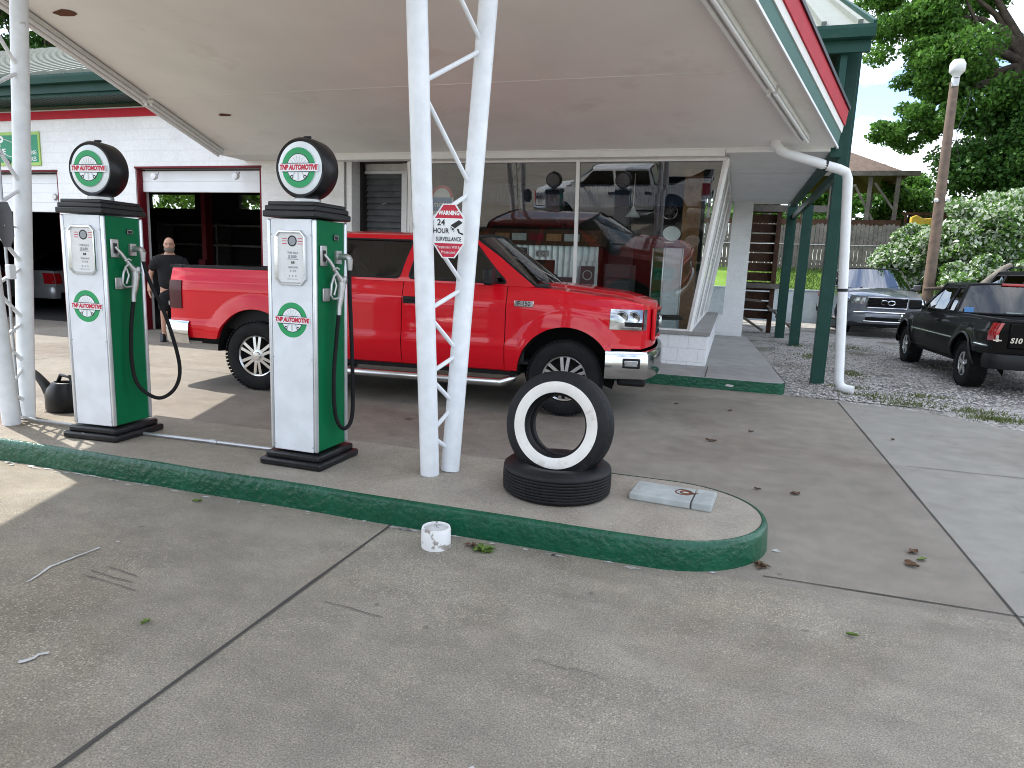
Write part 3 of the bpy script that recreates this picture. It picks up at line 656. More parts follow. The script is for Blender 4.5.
    # head band and soffit behind the fold
    hb = MB(); hb.bb((-6.36, 10.0, 3.10), (-.245, 10.2, 3.20)); hb.bb((-6.4, 9.985, 3.185), (1.1, 10.0, 3.205)); part(hb, 'head_band', 'soffit', ST, smooth=0, bevel=.004)
    sf = MB(); sf.bb((-.24, 10.004, 3.14), (1.06, 16.9, 3.19)); part(sf, 'walkway_soffit', 'soffit', ST, smooth=0)
    bm_ = MB(); bm_.bb((1.06, 10.05, 3.08), (1.20, 17.0, 3.30)); bm_.bb((1.06, 10.02, 3.3), (1.14, 10.6, 4.4)); part(bm_, 'eave_beam', 'greentrim', ST, smooth=0)
    jn = MB()
    for y in (12.0, 14.2): jn.bb((-.22, y, 3.133), (1.05, y+.012, 3.139))
    part(jn, 'soffit_seam', 'soffit', ST, smooth=0, pieces=True)
    # posts: part of the building frame on the right
    for (x, y, w_, zt) in ((1.29, 10.77, .15, 4.62), (1.45, 16.7, .21, 3.1), (1.26, 18.7, .22, 4.2)):
        p = MB(); p.bb((x-w_/2, y-w_/2, -.03), (x+w_/2, y+w_/2, zt))
        if y < 11: p.bb((x+w_/2-.01, y-.03, -.03), (x+w_/2+.035, y+.1, zt-.02))
        part(p, 'porch_post', 'greentrim', ST, smooth=0, bevel=.006)
    bt = MB(); bt.bb((1.22, 10.7, 4.3), (1.38, 18.8, 4.5)); bt.beam((1.3, 10.8, 3.0), (1.3, 18.7, 3.0), .08, .12); part(bt, 'post_beam', 'greentrim', ST, smooth=0)
    # triangular gable infill up high
    gb = MB(); gb.prism([(9.95, ze-.02), (yr, ze-.1+(yr-9.9)*slope), (2*yr-9.95, ze-.02)], 1.2, 1.24, 'X'); part(gb, 'gable_end', 'greentrim', ST, smooth=0)
    return edge, cz
edge, cz = station()

# fluorescent strips under the canopy edges
def fluor(p, q, label):
    p = Vector(p); q = Vector(q); T = thing('fluorescent_light', label, 'light fixture', tuple(p), 0, 'fluorescent lights under the canopy')
    b = MB(); b.beam(p, q, .13, .05); part(b, 'housing', 'tube', T, smooth=0, bevel=.008)
    for s in (-.035, .035):
        b = MB(); d = (q-p).normalized(); n = Vector((-d.y, d.x, 0)); b.tube([p+n*s-Vector((0, 0, .045)), q+n*s-Vector((0, 0, .045))], .02, 8); part(b, 'tube', 'white', T)
def fl(sg, y0, y1, inset, label):
    a = edge(sg, y0, -inset); c = edge(sg, y1, -inset); fluor((*a, cz(y0)-.04), (*c, cz(y1)-.04), label)
fl(1, 9.55, 8.0, .30, 'white fluorescent strip under right canopy edge, nearest the shop'); fl(1, 7.92, 4.6, .30, 'white fluorescent strip under right canopy edge, farther from the shop')
fl(-1, 9.7, 7.6, .20, 'white fluorescent strip under left canopy edge, close to the garage wall'); fl(-1, 7.5, 4.2, .20, 'white fluorescent strip under left canopy edge, behind the left mast')
for x, l in ((-10.45, 'small round white light on the garage door header, left one of two'), (-8.62, 'small round white light on the garage door header, right one of two')):
    T = thing('floodlight', l, 'light fixture', (x, 10.55, 2.98), 0, 'lights above the garage bay')
    b = MB(); b.lathe([(0, -.06), (.055, -.05), (.065, -.01), (.05, .03)], 16, 'Y', (x, 10.5, 2.92)); part(b, 'lamp_head', 'white', T)
    b = MB(); b.tube([(x, 10.53, 2.92), (x, 10.58, 3.0)], .018, 8); part(b, 'bracket', 'alu', T)

# downspout
def spout():
    T = thing('downspout', 'white plastic downspout from the canopy to the gravel', 'pipe', (1.5, 10.08, 0))
    pts = [(.38, 9.75, 3.36), (.38, 9.75, 3.20), (.44, 9.77, 3.12), (.52, 9.80, 3.085), (1.20, 10.1, 2.93), (1.29, 10.15, 2.90), (1.325, 10.17, 2.82), (1.50, 10.1, .14), (1.53, 10.08, .07), (1.60, 10.05, .045), (1.68, 10.02, .04)]
    b = MB(); b.tube(pts, .062, 14); part(b, 'pipe', 'pvc', T, smooth=60)
    c = MB()
    for p, q in (((1.42, 10.133, 1.35), (1.418, 10.133, 1.39)),): c.tube([p, q], .068, 14)
    c.tube([(1.0, 10.02, 2.98), (1.03, 10.03, 2.973)], .07, 14); part(c, 'strap', 'blackcap', T, pieces=True)
spout()
def ceiling_hole(): pass

#@@MASTS
# ------------------------------------------------------------------ lattice masts
def mast(name, label, base_near, base_far, sx):
    e = Vector((sx*.31, 1, 0)).normalized()
    B0 = Vector(base_near); B1 = Vector(base_far); T = thing('canopy_mast', label, 'mast', ((B0+B1)/2).to_tuple(), 0, 'lattice masts holding up the canopy')
    k = .075
    H = cz(4)-.15+.1
    P0 = lambda h: B0 - e*.066*h + Vector((0, 0, h)); P1 = lambda h: B1 + e*.088*h + Vector((0, 0, h))
    for P in (P0, P1):
        b = MB(); b.tube([P(0), P(1), P(2), P(H)], .061, 28); part(b, 'pipe', 'whitemast', T)
        f = MB(); f.tube([P(0), P(.012)], .08, 24); 
    hs = [(0.13, 1), (.27, 0), (.44, 1), (.66, 0), (.78, 1), (1.06, 0), (1.21, 1), (1.58, 0), (1.82, 1), (2.37, 0), (2.70, 1), (3.3, 0), (3.7, 1)]
    b = MB(); pts = [(P1 if s else P0)(h) for h, s in hs]
    for p, q in zip(pts, pts[1:]):
        d = (q-p).normalized(); b.tube([p, q], .0145, 8)
    part(b, 'lattice', 'whitemast', T)
    return T
mast('m', 'white V-shaped lattice mast carrying the warning sign, by the old tyres', (-1.77, 3.925, .15), (-1.685, 4.062, .15), 1)
mast('m', 'white V-shaped lattice mast at the left frame edge with a grey sign back', (-5.238, 3.741, .15), (-5.33, 3.93, .15), -1)
# cable on the left mast
b = MB(); b.tube([(-5.275, 3.86, 3.6), (-5.29, 3.85, 2.0), (-5.29, 3.84, .3), (-5.26, 3.83, .19), (-5.1, 3.84, .175), (-4.62, 3.86, .17)], .011, 8)
tag(b.build('power_cable', 'conduit'), 'grey conduit running down left mast to the left pump', 'conduit')
b = MB(); b.tube([(-4.12, 3.90, .166), (-3.5, 3.93, .166), (-2.86, 3.95, .166)], .013, 8); b.tube([(-3.52, 3.929, .166), (-3.46, 3.931, .166)], .018, 8)
tag(b.build('conduit', 'conduit'), 'thin grey conduit along island between the two fuel pumps', 'conduit')
b = MB(); b.box((-5.235, 3.83, 1.32), (.05, .05, .11)); o = b.build('junction_box', 'pvc', bevel=.006); tag(o, 'small white junction box strapped to the left mast', 'junction box')

def octsign(T, c, w, h, cut, th, fm, face, rz=0, detail=True):
    def poly(s): 
        W2, H2 = w/2*s if False else w/2-s, h/2-s; cc = cut
        return [(-W2, -H2+cc*1.45), (-W2+cc, -H2), (W2-cc, -H2), (W2, -H2+cc*1.45), (W2, H2-cc*1.45), (W2-cc, H2), (-W2+cc, H2), (-W2, H2-cc*1.45)]
    M4 = Matrix.Translation(c) @ Matrix.Rotation(rz, 4, 'Z')
    b = MB(); b.prism(poly(0), 0, th, 'Y'); b.xf(M4); p = part(b, 'plate', fm, T, smooth=0)
    if not detail: return
    b = MB(); P = poly(.006); zt, zb = .075, -.072
    def clip(lo, hi):
        ys = []
        pts = []
        n = len(P)
        for i in range(n):
            a, c2 = P[i], P[(i+1) % n]
            if lo <= a[1] <= hi: pts.append(a)
            for lim in (lo, hi):
                if (a[1]-lim)*(c2[1]-lim) < 0:
                    t = (lim-a[1])/(c2[1]-a[1]); pts.append((a[0]+t*(c2[0]-a[0]), lim))
        cx = sum(q[0] for q in pts)/len(pts); cy = sum(q[1] for q in pts)/len(pts)
        return sorted(pts, key=lambda q: math.atan2(q[1]-cy, q[0]-cx))
    for lo, hi, m_ in ((zt, 1, 0), (zb, zt, 1), (-1, zb, 0)):
        q = clip(lo, hi); b.add([(x, -.0015, z) for x, z in q], [tuple(range(len(q)))], m_)
    yy = -.003
    put_text(b, 'WARNING', (0, yy, .105), .034, mi=1, bold=.0015, squash=.78)
    put_text(b, '24', (-.048, yy, .048), .05, mi=2, bold=.001)
    put_text(b, 'HOUR', (-.048, yy, .0), .04, mi=2, bold=.0008, squash=.85)
    put_text(b, 'SURVEILLANCE', (0, yy, -.048), .034, mi=2, bold=.0008, squash=.68)
    put_text(b, 'Trespassers Will Be', (0, yy, -.095), .024, mi=1, squash=.8); put_text(b, 'Prosecuted', (0, yy, -.125), .024, mi=1, squash=.8)
    # camera pictogram
    def q2(pts): b.add([(x, yy, z) for x, z in pts], [tuple(range(len(pts)))], 2)
    q2([(.012, .035), (.062, .066), (.085, .05), (.036, .015)]); q2([(.012, .028), (.034, .012), (.034, -.004), (.012, .01)])
    b.disc((.026, yy-.001, .012), .011, n=12, mi=1); b.disc((.026, yy-.002, .012), .007, n=12, mi=2); q2([(.05, .012), (.06, .016), (.07, -.01), (.06, -.012)]); q2([(.066, -.005), (.09, -.012), (.088, -.022), (.066, -.014)])
    b.xf(M4); part(b, 'sign_face', ['signred', 'signwhite', 'ink'], p, smooth=0, fix=False)
T = thing('warning_sign', 'red and white octagonal 24 hour surveillance warning sign on right mast', 'sign', (-1.70, 3.86, 1.52))
octsign(T, (-1.647, 3.86, 1.70), .19, .318, .055, .004, 'signwhite', None, R(8))
T = thing('surveillance_sign', 'dark grey back of an octagonal sign on left mast', 'sign', (-5.36, 3.74, 1.5))
octsign(T, (-5.07, 3.70, 1.665), .20, .32, .055, .004, 'signback', None, R(-10), False)
b = MB(); b.tube([(-5.08, 3.705, 1.66), (-5.36, 3.99, 1.66)], .008, 6); part(b, 'bracket', 'alu', T)

#@@PUMPS
# ------------------------------------------------------------------ fuel pumps
def logo(mb, c, R_, banner=True):
    # mats: 0 green 1 white 2 ink 3 red 4 grey
    x, y, z = c
    mb.disc((x, y, z), R_, n=40, mi=0); mb.disc((x, y-.0008, z), R_*.70, n=36, mi=2); mb.disc((x, y-.0016, z), R_*.665, n=36, mi=1)
    for k in range(10):
        a = PI/2+(k-4.5)*.36 if k < 10 else 0
        mb.add([(x+math.cos(a+s)*r, y-.0022, z+math.sin(a+s)*r) for r, s in ((R_*.2, -.06), (R_*.58, -.035), (R_*.58, .035), (R_*.2, .06))], [(0, 1, 2, 3)], 4)
    # piston and spanners under the banner
    mb.add([(x+a*R_, y-.0024, z+b_*R_) for a, b_ in ((-.05, -.62), (.05, -.62), (.06, -.1), (-.06, -.1))], [(0, 1, 2, 3)], 4)
    for s in (-1, 1):
        mb.add([(x+s*a*R_, y-.0026, z+b_*R_) for a, b_ in ((.06, -.12), (.14, -.10), (.40, -.42), (.33, -.46))], [(0, 1, 2, 3)], 4)
        mb.disc((x+s*.40*R_, y-.0028, z-.46*R_), R_*.10, n=12, r2=R_*.05, mi=2)
    if banner:
        mb.add([(x+a*R_, y-.0032, z+b_*R_) for a, b_ in ((-1.2, -.2), (1.2, -.2), (1.2, .2), (-1.2, .2))], [(0, 1, 2, 3)], 1)
        for zz in (-.21, .21): mb.add([(x+a*R_, y-.0036, z+(zz+b_)*R_) for a, b_ in ((-1.0, -.018), (1.0, -.018), (1.0, .018), (-1.0, .018))], [(0, 1, 2, 3)], 2)
        put_text(mb, 'TNP AUTOMOTIVE', (x, y-.0042, z), R_*.34, mi=3, shear=.2, squash=.78, bold=R_*.022)
LOGO = ['logogreen', 'globeface', 'ink', 'logored', 'logogrey']
def fuel_pump(loc, rz, label, swing, body='pumpgreen', inside=False):
    T = thing('fuel_pump', label, 'fuel pump', loc, rz, 'old-style fuel pumps on the island' if not inside else 'pumps kept behind the shop window')
    w, d, h = .35, .36, 1.61
    P = lambda mb, n, m, par=T, **k: mb.build(n, m, par, **k)
    b = MB(); b.box((0, 0, .025), (.47, .47, .05)); b.box((0, 0, .07), (.41, .42, .045)); P(b, 'plinth', 'blackcap', bevel=.014)
    b = MB(); b.box((0, .005, .85), (w-.02, d-.03, h-.12)); P(b, 'side_panel', body, bevel=.004)
    b = MB(); b.box((0, -d/2+.006, .85), (w-.05, .012, h-.12)); fp = P(b, 'front_panel', 'pumpwhite', bevel=.003)
    b = MB(); b.box((0, d/2-.006, .85), (w-.05, .012, h-.12)); P(b, 'back_panel', 'pumpwhite', bevel=.003)
    b = MB()
    for sx in (-1, 1):
        for sy in (-1, 1): b.box((sx*(w/2-.008), sy*(d/2-.010), .85), (.026, .028, h-.12))
    P(b, 'corner_trim', 'trimmetal', bevel=.010, pieces=True)
    b = MB(); 
    for sx in (-1, 1): 
        for zz in (.14, .72, 1.5): b.lathe([(0, -.003), (.004, -.002), (.005, 0)], 8, 'Y', (sx*(w/2-.03), -d/2-.001, zz))
    P(b, 'screw', 'alu', fp, pieces=True)
    # stepped black cap
    b = MB(); b.box((0, 0, 1.625), (.392, .402, .04)); b.box((0, 0, 1.66), (.372, .382, .034)); b.box((0, 0, 1.688), (.345, .355, .028)); P(b, 'cap', 'blackcap', bevel=.008)
    b = MB(); b.lathe([(.085, 1.70), (.085, 1.728), (.07, 1.74), (0, 1.74)], 28); P(b, 'globe_collar', 'alu')
    # globe: black drum with white faces
    zc, rr, t = 1.915, .187, .075
    b = MB(); b.lathe([(.160, -t), (.176, -t-.006), (.187, -t+.010), (.190, 0), (.187, t-.010), (.176, t+.006), (.160, t)], 56, 'Y', (0, 0, zc))
    b.tube([(-.02, 0, zc+.185), (-.02, 0, zc+.197), (.03, 0, zc+.197)], .008, 6)
    gl = P(b, 'globe', 'blackcap', smooth=50)
    b = MB()
    for s in (-1, 1): b.lathe([(.168, s*(t-.004)), (.150, s*(t+.006)), (.08, s*(t+.014)), (0, s*(t+.0155))], 48, 'Y', (0, 0, zc))
    P(b, 'globe_face', 'globeface', gl, smooth=50)
    if not inside: b = MB(); logo(b, (0, -t-.0175, zc), .122); P(b, 'globe_logo', LOGO, gl, smooth=0, fix=False)
    # dial window: octagonal frame
    if inside: return T
    zc2, W2, H2, c = 1.355, .118, .172, .04
    oc = lambda s: [(-W2+s, -H2+c), (-W2+c, -H2+s), (W2-c, -H2+s), (W2-s, -H2+c), (W2-s, H2-c), (W2-c, H2-s), (-W2+c, H2-s), (-W2+s, H2-c)]
    b = MB(); y = -d/2
    r0 = [(p[0], y-.001, zc2+p[1]) for p in oc(0)]; r1 = [(p[0], y-.018, zc2+p[1]) for p in oc(.006)]; r2 = [(p[0], y-.018, zc2+p[1]) for p in oc(.014)]; r3 = [(p[0], y-.003, zc2+p[1]) for p in oc(.022)]
    b.grid([q+[q[0]] for q in (r0, r1, r2, r3)]); fr = P(b, 'dial_frame', 'chrome', smooth=20)
    b = MB(); b.add([(p[0], y-.003, zc2+p[1]) for p in oc(.02)], [tuple(range(8))], 0)
    b.disc((.012, y-.0045, zc2+.105), .034, n=24, r2=.026, mi=2); b.disc((.012, y-.004, zc2+.105), .026, n=24, mi=1)
    for s in (-1, 1):
        for k in range(3): b.add([(.012+s*.058+dx, y-.0045, zc2+.118-k*.016+dz) for dx, dz in ((-.018, 0), (.018, 0), (.018, .004), (-.018, .004))], [(0, 1, 2, 3)], 3)
    put_text(b, 'THIS SALE', (.015, y-.0045, zc2+.032), .018, mi=1, bold=.0006); put_text(b, '$ 0.00', (.012, y-.0045, zc2+.008), .024, mi=1, bold=.0012)
    b.add([(.015+dx, y-.0045, zc2-.008+dz) for dx, dz in ((-.04, 0), (.04, 0), (.04, .003), (-.04, .003))], [(0, 1, 2, 3)], 2)
    put_text(b, '0.0', (.015, y-.0045, zc2-.028), .02, mi=2, bold=.001); put_text(b, 'GALLONS', (.015, y-.0045, zc2-.058), .016, mi=1, bold=.0005); put_text(b, '0 . 0 0', (.015, y-.0045, zc2-.08), .018, mi=1, bold=.0005)
    put_text(b, '0   0   0', (.012, y-.0045, zc2-.112), .018, mi=1, bold=.0005); put_text(b, 'PRICE PER GAL', (.012, y-.0045, zc2-.132), .012, mi=1)
    P(b, 'dial_face', ['dialface', 'greyink', 'ink', 'logored'], fr, smooth=0, fix=False)
    if inside: return T
    b = MB(); logo(b, (0.0, y-.0005, .965), .112); P(b, 'logo', LOGO, smooth=0, fix=False)
    if inside: return T
    # right side: nozzle plates, nozzle, hose
    x = w/2-.006
    b = MB(); b.box((x+.004, -.085, 1.375), (.012, .07, .13)); b.box((x+.004, -.06, 1.13), (.012, .075, .085)); P(b, 'nozzle_plate', 'alu', bevel=.008, pieces=True)
    b = MB(); b.box((x+.0115, -.085, 1.375), (.004, .03, .07)); P(b, 'nozzle_slot', 'ink')
    b = MB(); b.box((x+.003, .06, 1.495), (.004, .055, .034)); pl = P(b, 'name_plate', 'ink'); b = MB(); b.box((x+.0055, .06, 1.495), (.001, .048, .028)); b.box((x+.006, .06, 1.494), (.001, .042, .022)); b.m = [0]*6+[1]*6; P(b, 'plate_border', ['alu', 'ink'], pl)
    b = MB(); b.box((x+.006, .075, 1.37), (.016, .06, .085)); b.tube([(x+.01, .075, 1.375), (x+.07, .075, 1.375), (x+.085, .075, 1.37), (x+.092, .075, 1.355)], .022, 12); b.tube([(x+.092, .075, 1.36), (x+.092, .075, 1.29)], [.024, .018], 12); P(b, 'hose_outlet', 'alu', smooth=45)
    # nozzle
    nz = MB(); nx = x+.055
    nz.tube([(x+.01, -.085, 1.385), (nx-.02, -.06, 1.34), (nx, -.01, 1.26), (nx+.005, .02, 1.225)], [.010, .012, .015, .024], 10)
    nz.tube([(nx+.005, .025, 1.24), (nx+.005, .03, 1.18), (nx+.003, .02, 1.10), (nx, .01, 1.05)], [.026, .028, .022, .018], 12)
    nz.lathe([(0, -.03), (.026, -.026), (.03, 0), (.026, .026), (0, .03)], 14, 'X', (nx+.005, .04, 1.225))
    nz.tube([(nx-.005, -.05, 1.29), (nx+.01, -.03, 1.305), (nx+.015, -.012, 1.295)], .007, 6)
    noz = P(nz, 'nozzle', 'alu', smooth=50)
    b = MB(); b.tube([(nx, .005, 1.11), (nx, -.06, 1.105), (nx, -.085, 1.13), (nx, -.075, 1.2), (nx, -.05, 1.25), (nx, -.02, 1.27)], .008, 8); P(b, 'nozzle_guard', 'alu', noz)
    b = MB(); b.tube([(nx, -.045, 1.24), (nx+.005, -.03, 1.19), (nx+.005, -.055, 1.13)], .007, 6); P(b, 'trigger', 'alu', noz)
    b = MB(); b.tube([(nx, .01, 1.06), (nx, .006, 1.0)], .0165, 12); P(b, 'hose_ferrule', 'alu', noz)
    # hose: hanging loop, catmull-rom through control points
    if swing:
        cp = [(nx, .006, 1.01), (nx-.01, -.02, .8), (nx-.005, -.035, .55), (nx+.03, -.015, .38), (nx+.13, .06, .29), (nx+.22, .13, .37), (nx+.235, .16, .55), (nx+.16, .13, .9), (nx+.07, .09, 1.15), (x+.092, .075, 1.30)]
    else:
        cp = [(nx, .006, 1.01), (nx-.008, -.01, .85), (nx-.014, -.035, .6), (nx-.012, -.03, .38), (nx+.0, .0, .27), (nx+.02, .05, .235), (nx+.04, .095, .30), (nx+.045, .10, .5), (nx+.04, .09, .9), (x+.092, .076, 1.15), (x+.092, .075, 1.30)]
    pts = []
    C = [Vector(c) for c in cp]; C = [C[0]*2-C[1]]+C+[C[-1]*2-C[-2]]
    for i in range(1, len(C)-2):
        for k in range(6):
            t = k/6; a, b0, c0, d0 = C[i-1:i+3]
            pts.append(.5*((2*b0)+(-a+c0)*t+(2*a-5*b0+4*c0-d0)*t*t+(-a+3*b0-3*c0+d0)*t**3))
    pts.append(C[-2]); b = MB(); b.tube(pts, .0135, 10); P(b, 'hose', 'rubber', smooth=60)
    return T
def pump_loc(c, th): 
    v = Matrix.Rotation(th, 3, 'Z') @ Vector((-.175, .18, 0)); return (c[0]+v.x, c[1]+v.y, .15)
fuel_pump(pump_loc((-4.15, 3.694), R(4)), R(4), 'green and white fuel pump with globe, left one, hose swinging wide', True)
fuel_pump(pump_loc((-2.477, 3.71), R(-1)), R(-1), 'green and white fuel pump with globe, right one, nearest the warning sign', False)

#@@VEHICLES
# ------------------------------------------------------------------ vehicles
def lerp_tab(tab, x):
    if x <= tab[0][0]: return tab[0][1]
    for (a, b), (c, d) in zip(tab, tab[1:]):
        if x <= c:
            t = (x-a)/(c-a); return b+(d-b)*(t*t*(3-2*t)*.5+t*.5)
    return tab[-1][1]
def wheel(T, x, y, Rt, rr, tw, side, lug=True, style='six', copyof=None):
    if copyof:
        c = copyof.copy(); COL.objects.link(c); c.location = (x, y, Rt); c.rotation_euler = (0, 0, 0 if side < 0 else PI)
        for ch in copyof.children: k = ch.copy(); COL.objects.link(k); k.parent = c
        return c
    # built facing -y
    h = tw/2
    t = MB(); t.lathe([(rr*.98, -h*.75), (rr*1.03, -h*.95), (rr*1.15, -h*1.02), (Rt*.9, -h*1.0), (Rt*.965, -h*.86), (Rt*.985, -h*.6), (Rt*.985, h*.6), (Rt*.965, h*.86), (Rt*.9, h), (rr*1.1, h), (rr*.95, h*.7)], 56, 'Y')
    if lug:
        n = 58
        for k in range(n):
            a = 2*PI*k/n
            for j, yy in enumerate((-.80, -.3, .3, .80)):
                aa = a+(PI/n if j % 2 else 0); c = Vector((math.cos(aa)*Rt*.985, yy*h, math.sin(aa)*Rt*.985))
                m = Matrix.Translation(c) @ Matrix.Rotation(-aa, 4, 'Y'); q = MB(); q.box((0, 0, 0), (Rt*.028, h*.44, Rt*.07)); q.xf(m); t.add(q.v, q.f)
    wh = t.build('wheel', 'rubber', T, smooth=40); wh.location = (x, y, Rt); wh.rotation_euler = (0, 0, 0 if side < 0 else PI)
    r = MB(); r.lathe([(rr*1.0, -h*.80), (rr*.97, -h*.90), (rr*.90, -h*.80), (rr*.87, -h*.45), (rr*.84, h*.3), (rr*.95, h*.7)], 48, 'Y')
    if style == 'six':
        for k in range(6):
            a0 = 2*PI*k/6+PI/6
            for s in (-1, 1):
                a = a0+s*.17
                p = Vector((math.cos(a0+s*.26)*rr*.28, -h*.82, math.sin(a0+s*.26)*rr*.28)); q = Vector((math.cos(a)*rr*.90, -h*.76, math.sin(a)*rr*.90))
                r.beam(p, q, rr*.14, h*.16, up=(0, -1, 0))
        r.lathe([(0, -h*1.0), (rr*.17, -h*.98), (rr*.20, -h*.88), (rr*.34, -h*.84), (rr*.36, -h*.6)], 28, 'Y')
    else:
        for k in range(5):
            a = 2*PI*k/5+.3; p = Vector((math.cos(a)*rr*.1, -h*.72, math.sin(a)*rr*.1)); q = Vector((math.cos(a)*rr*.90, -h*.8, math.sin(a)*rr*.90)); r.beam(p, q, rr*.36, h*.2, up=(0, -1, 0))
        r.lathe([(0, -h*.95), (rr*.22, -h*.92), (rr*.26, -h*.7)], 24, 'Y')
    r.build('rim', 'rim', wh, smooth=35)
    d = MB(); d.lathe([(0, -h*.2), (rr*.86, -h*.2)], 32, 'Y'); d.lathe([(rr*.3, -h*.35), (rr*.62, -h*.33), (rr*.62, -h*.2)], 32, 'Y'); d.build('brake_disc', 'well', wh)
    return wh

def vehicle(name, label, cat, loc, rz, P, group=None):
    T = thing(name, label, cat, loc, rz, group)
    hw, xF, xR, xr, xf, Rt = P['hw'], P['xF'], P['xR'], P['xr'], P['xf'], P['Rt']
    Ra = P.get('Ra', Rt*1.2); zc = Rt+.03; belt = P['belt']; rock = P['rock']; paint = P['paint']
    wag = P.get('wagon', False); lo = P.get('lo', rock)
    nb = P.get('nose', .12); tb = P.get('tail', .05)
    zb_front = P.get('zfront', .70); zb_rear = P.get('zrear', .62)
    def zbot(x):
        z = rock
        if x > xf+Ra*.9: z = zb_front
        if x < xr-Ra*.9: z = zb_rear
        for a in (xr, xf):
            if abs(x-a) < Ra: z = max(z, zc+math.sqrt(max(0, Ra*Ra-(x-a)**2))*1.0)
        return z
    def wplan(x):
        w = hw
        f = max(0, (x-(xF-.60))/.60); w -= P.get('round', .17)*f**2.2
        r = max(0, ((xR+.35)-x)/.35); w -= .05*r**2
        return w
    def wid(x, z):
        B = lerp_tab(belt, x); t = (z-rock)/(B-rock); w = wplan(x)
        w -= .06*max(0, (.32-t)/.32)**2 + .055*max(0, (t-.72)/.28)**1.6 + .012*max(0, 1-abs(t-.62)/.08)*0
        cz_ = P.get('crease', rock+.30); w += .014/(1+math.exp((z-cz_)/.008)) + .010/(1+math.exp((z-(B-.13))/.010)) - .010
        for a in (xr, xf):
            d = math.hypot(x-a, z-zc)-Ra
            if d < .16: w += P.get('flare', .022)*min(1, max(0, 1-d/.16))**.7
        return w
    NZ = 30
    def side(mb, x0, x1, s, off=0, z0=None, z1=None, mi=0, flange=True):
        xs = list(np.linspace(x0, x1, max(3, int((x1-x0)/.045))))
        for a in (xr, xf):
            for k in range(41):
                q = a-Ra+2*Ra*k/40
                for e in (q,):
                    if x0 < e < x1: xs.append(e)
            for e in (a-Ra-.002, a+Ra+.002, a-Ra+.001, a+Ra-.001):
                if x0 < e < x1: xs.append(e)
        xs = sorted(set(round(float(q), 4) for q in xs)); rows = []
        for x in xs:
            lo_ = max(zbot(x), z0) if z0 is not None else zbot(x); hi = lerp_tab(belt, x) if z1 is None else min(z1, lerp_tab(belt, x))
            col = []
            if flange: col.append((x, s*(wid(x, lo_)-.05), lo_))
            for k in range(NZ+1):
                z = lo_+(hi-lo_)*k/NZ; col.append((x, s*(wid(x, z)+off), z))
            if flange: 
                wt = wid(x, hi); col[-1] = (x, s*(wt-.006), hi); col.append((x, s*(wt-.05), hi+.004))
            rows.append(col)
        mb.grid(rows, mi)
    # --- body sides split by doors
    doors = P['doors']; xside0 = xR+tb; xside1 = xF-nb; g = .004
    cuts = [xside0]+doors+[xside1]
    body = MB()
    for s in (-1, 1):
        side(body, cuts[0], doors[0]-g, s); side(body, doors[-1]+g, cuts[-1], s)
    # hood
    xa = P['xa']
    def hoodz(x, v):
        B = lerp_tab(belt, x); return B+P.get('crown', .06)*(1-abs(v)**2.6)+ (P.get('bulge', .0) if abs(v) < .62 else 0)*(1)
    rows = []
    for i in range(19):
        x = xa-.05+(xside1-xa+.05)*i/18; w = wid(x, lerp_tab(belt, x))-.012; rows.append([(x + (nb*.9*(1-abs(v)**2.3))*(i/18)**3, w*v, hoodz(x, v) - .05*(i/18)**6*(1-abs(v)**4)) for v in np.linspace(-1, 1, 29)])
    # nose from hood edge to bumper
    xe = xside1; B = lerp_tab(belt, xe); top = rows[-1]
    nose = [top]
    for k in range(1, 9):
        t = k/8; z = B+(zb_front-B)*t; w = wid(xe, z)
        nose.append([(xe+nb*(1-abs(v)**2.3)*(1 if t > .12 else .9+t), w*v, (top[j][2] if False else z + (top[j][2]-B)*(1-t)**2)) for j, v in enumerate(np.linspace(-1, 1, 29))])
    body.grid(nose)
    # tail
    xe = xside0; Br = lerp_tab(belt, xe); tail = []
    if not wag:
        for k in range(9):
            z = Br+(zb_rear-Br)*k/8; w = wid(xe, z); tail.append([(xe-tb*(1-abs(v)**4), w*v, z) for v in np.linspace(-1, 1, 21)])
        body.grid(tail)
    for s in (-1, 1): body.grid([[(x, s*(wid(x, rock+.02)-.012-o), rock+z) for x in np.linspace(doors[0]-.06, doors[-1]+.06, 20)] for o, z in ((0, .05), (0, 0), (.06, -.03))])
    body_o = body.build('body', paint, T, smooth=42)
    hd = MB(); hd.grid(rows); hd.build('hood', paint, T, smooth=50)
    for s in (-1, 1):
        for a, c in zip(doors, doors[1:]):
            d = MB(); side(d, a+g, c-g, s); do = d.build('door', paint, T, smooth=42)
            hx = a+.115; hz = lerp_tab(belt, hx)-P.get('hdrop', .19); yw = wid(hx, hz)
            h = MB(); h.box((hx, s*(yw+.002), hz), (.20, .02, .075)); h.box((hx+.01, s*(yw+.022), hz+.012), (.17, .022, .03)); h.build('door_handle', P.get('handle', 'plastic'), do, bevel=.008)
    # dark shells: wheel wells, plus underbody boxes added to block the light
    w = MB()
    for a in (xr, xf):
        for s in (-1, 1):
            w.grid([[(a+math.cos(q)*(Ra-.003), s*yy, zc-.12+max(-.0, math.sin(q)*(Ra-.003))+.12) for q in np.linspace(-.35, PI+.35, 25)] for yy in (hw-.02, hw-.42)])
            w.grid([[(a+math.cos(q)*(Ra-.003)*k, s*(hw-.42), zc+math.sin(q)*(Ra-.003)*k) for q in np.linspace(-.35, PI+.35, 25)] for k in (0.02, 1)])
    zf_ = rock+.06
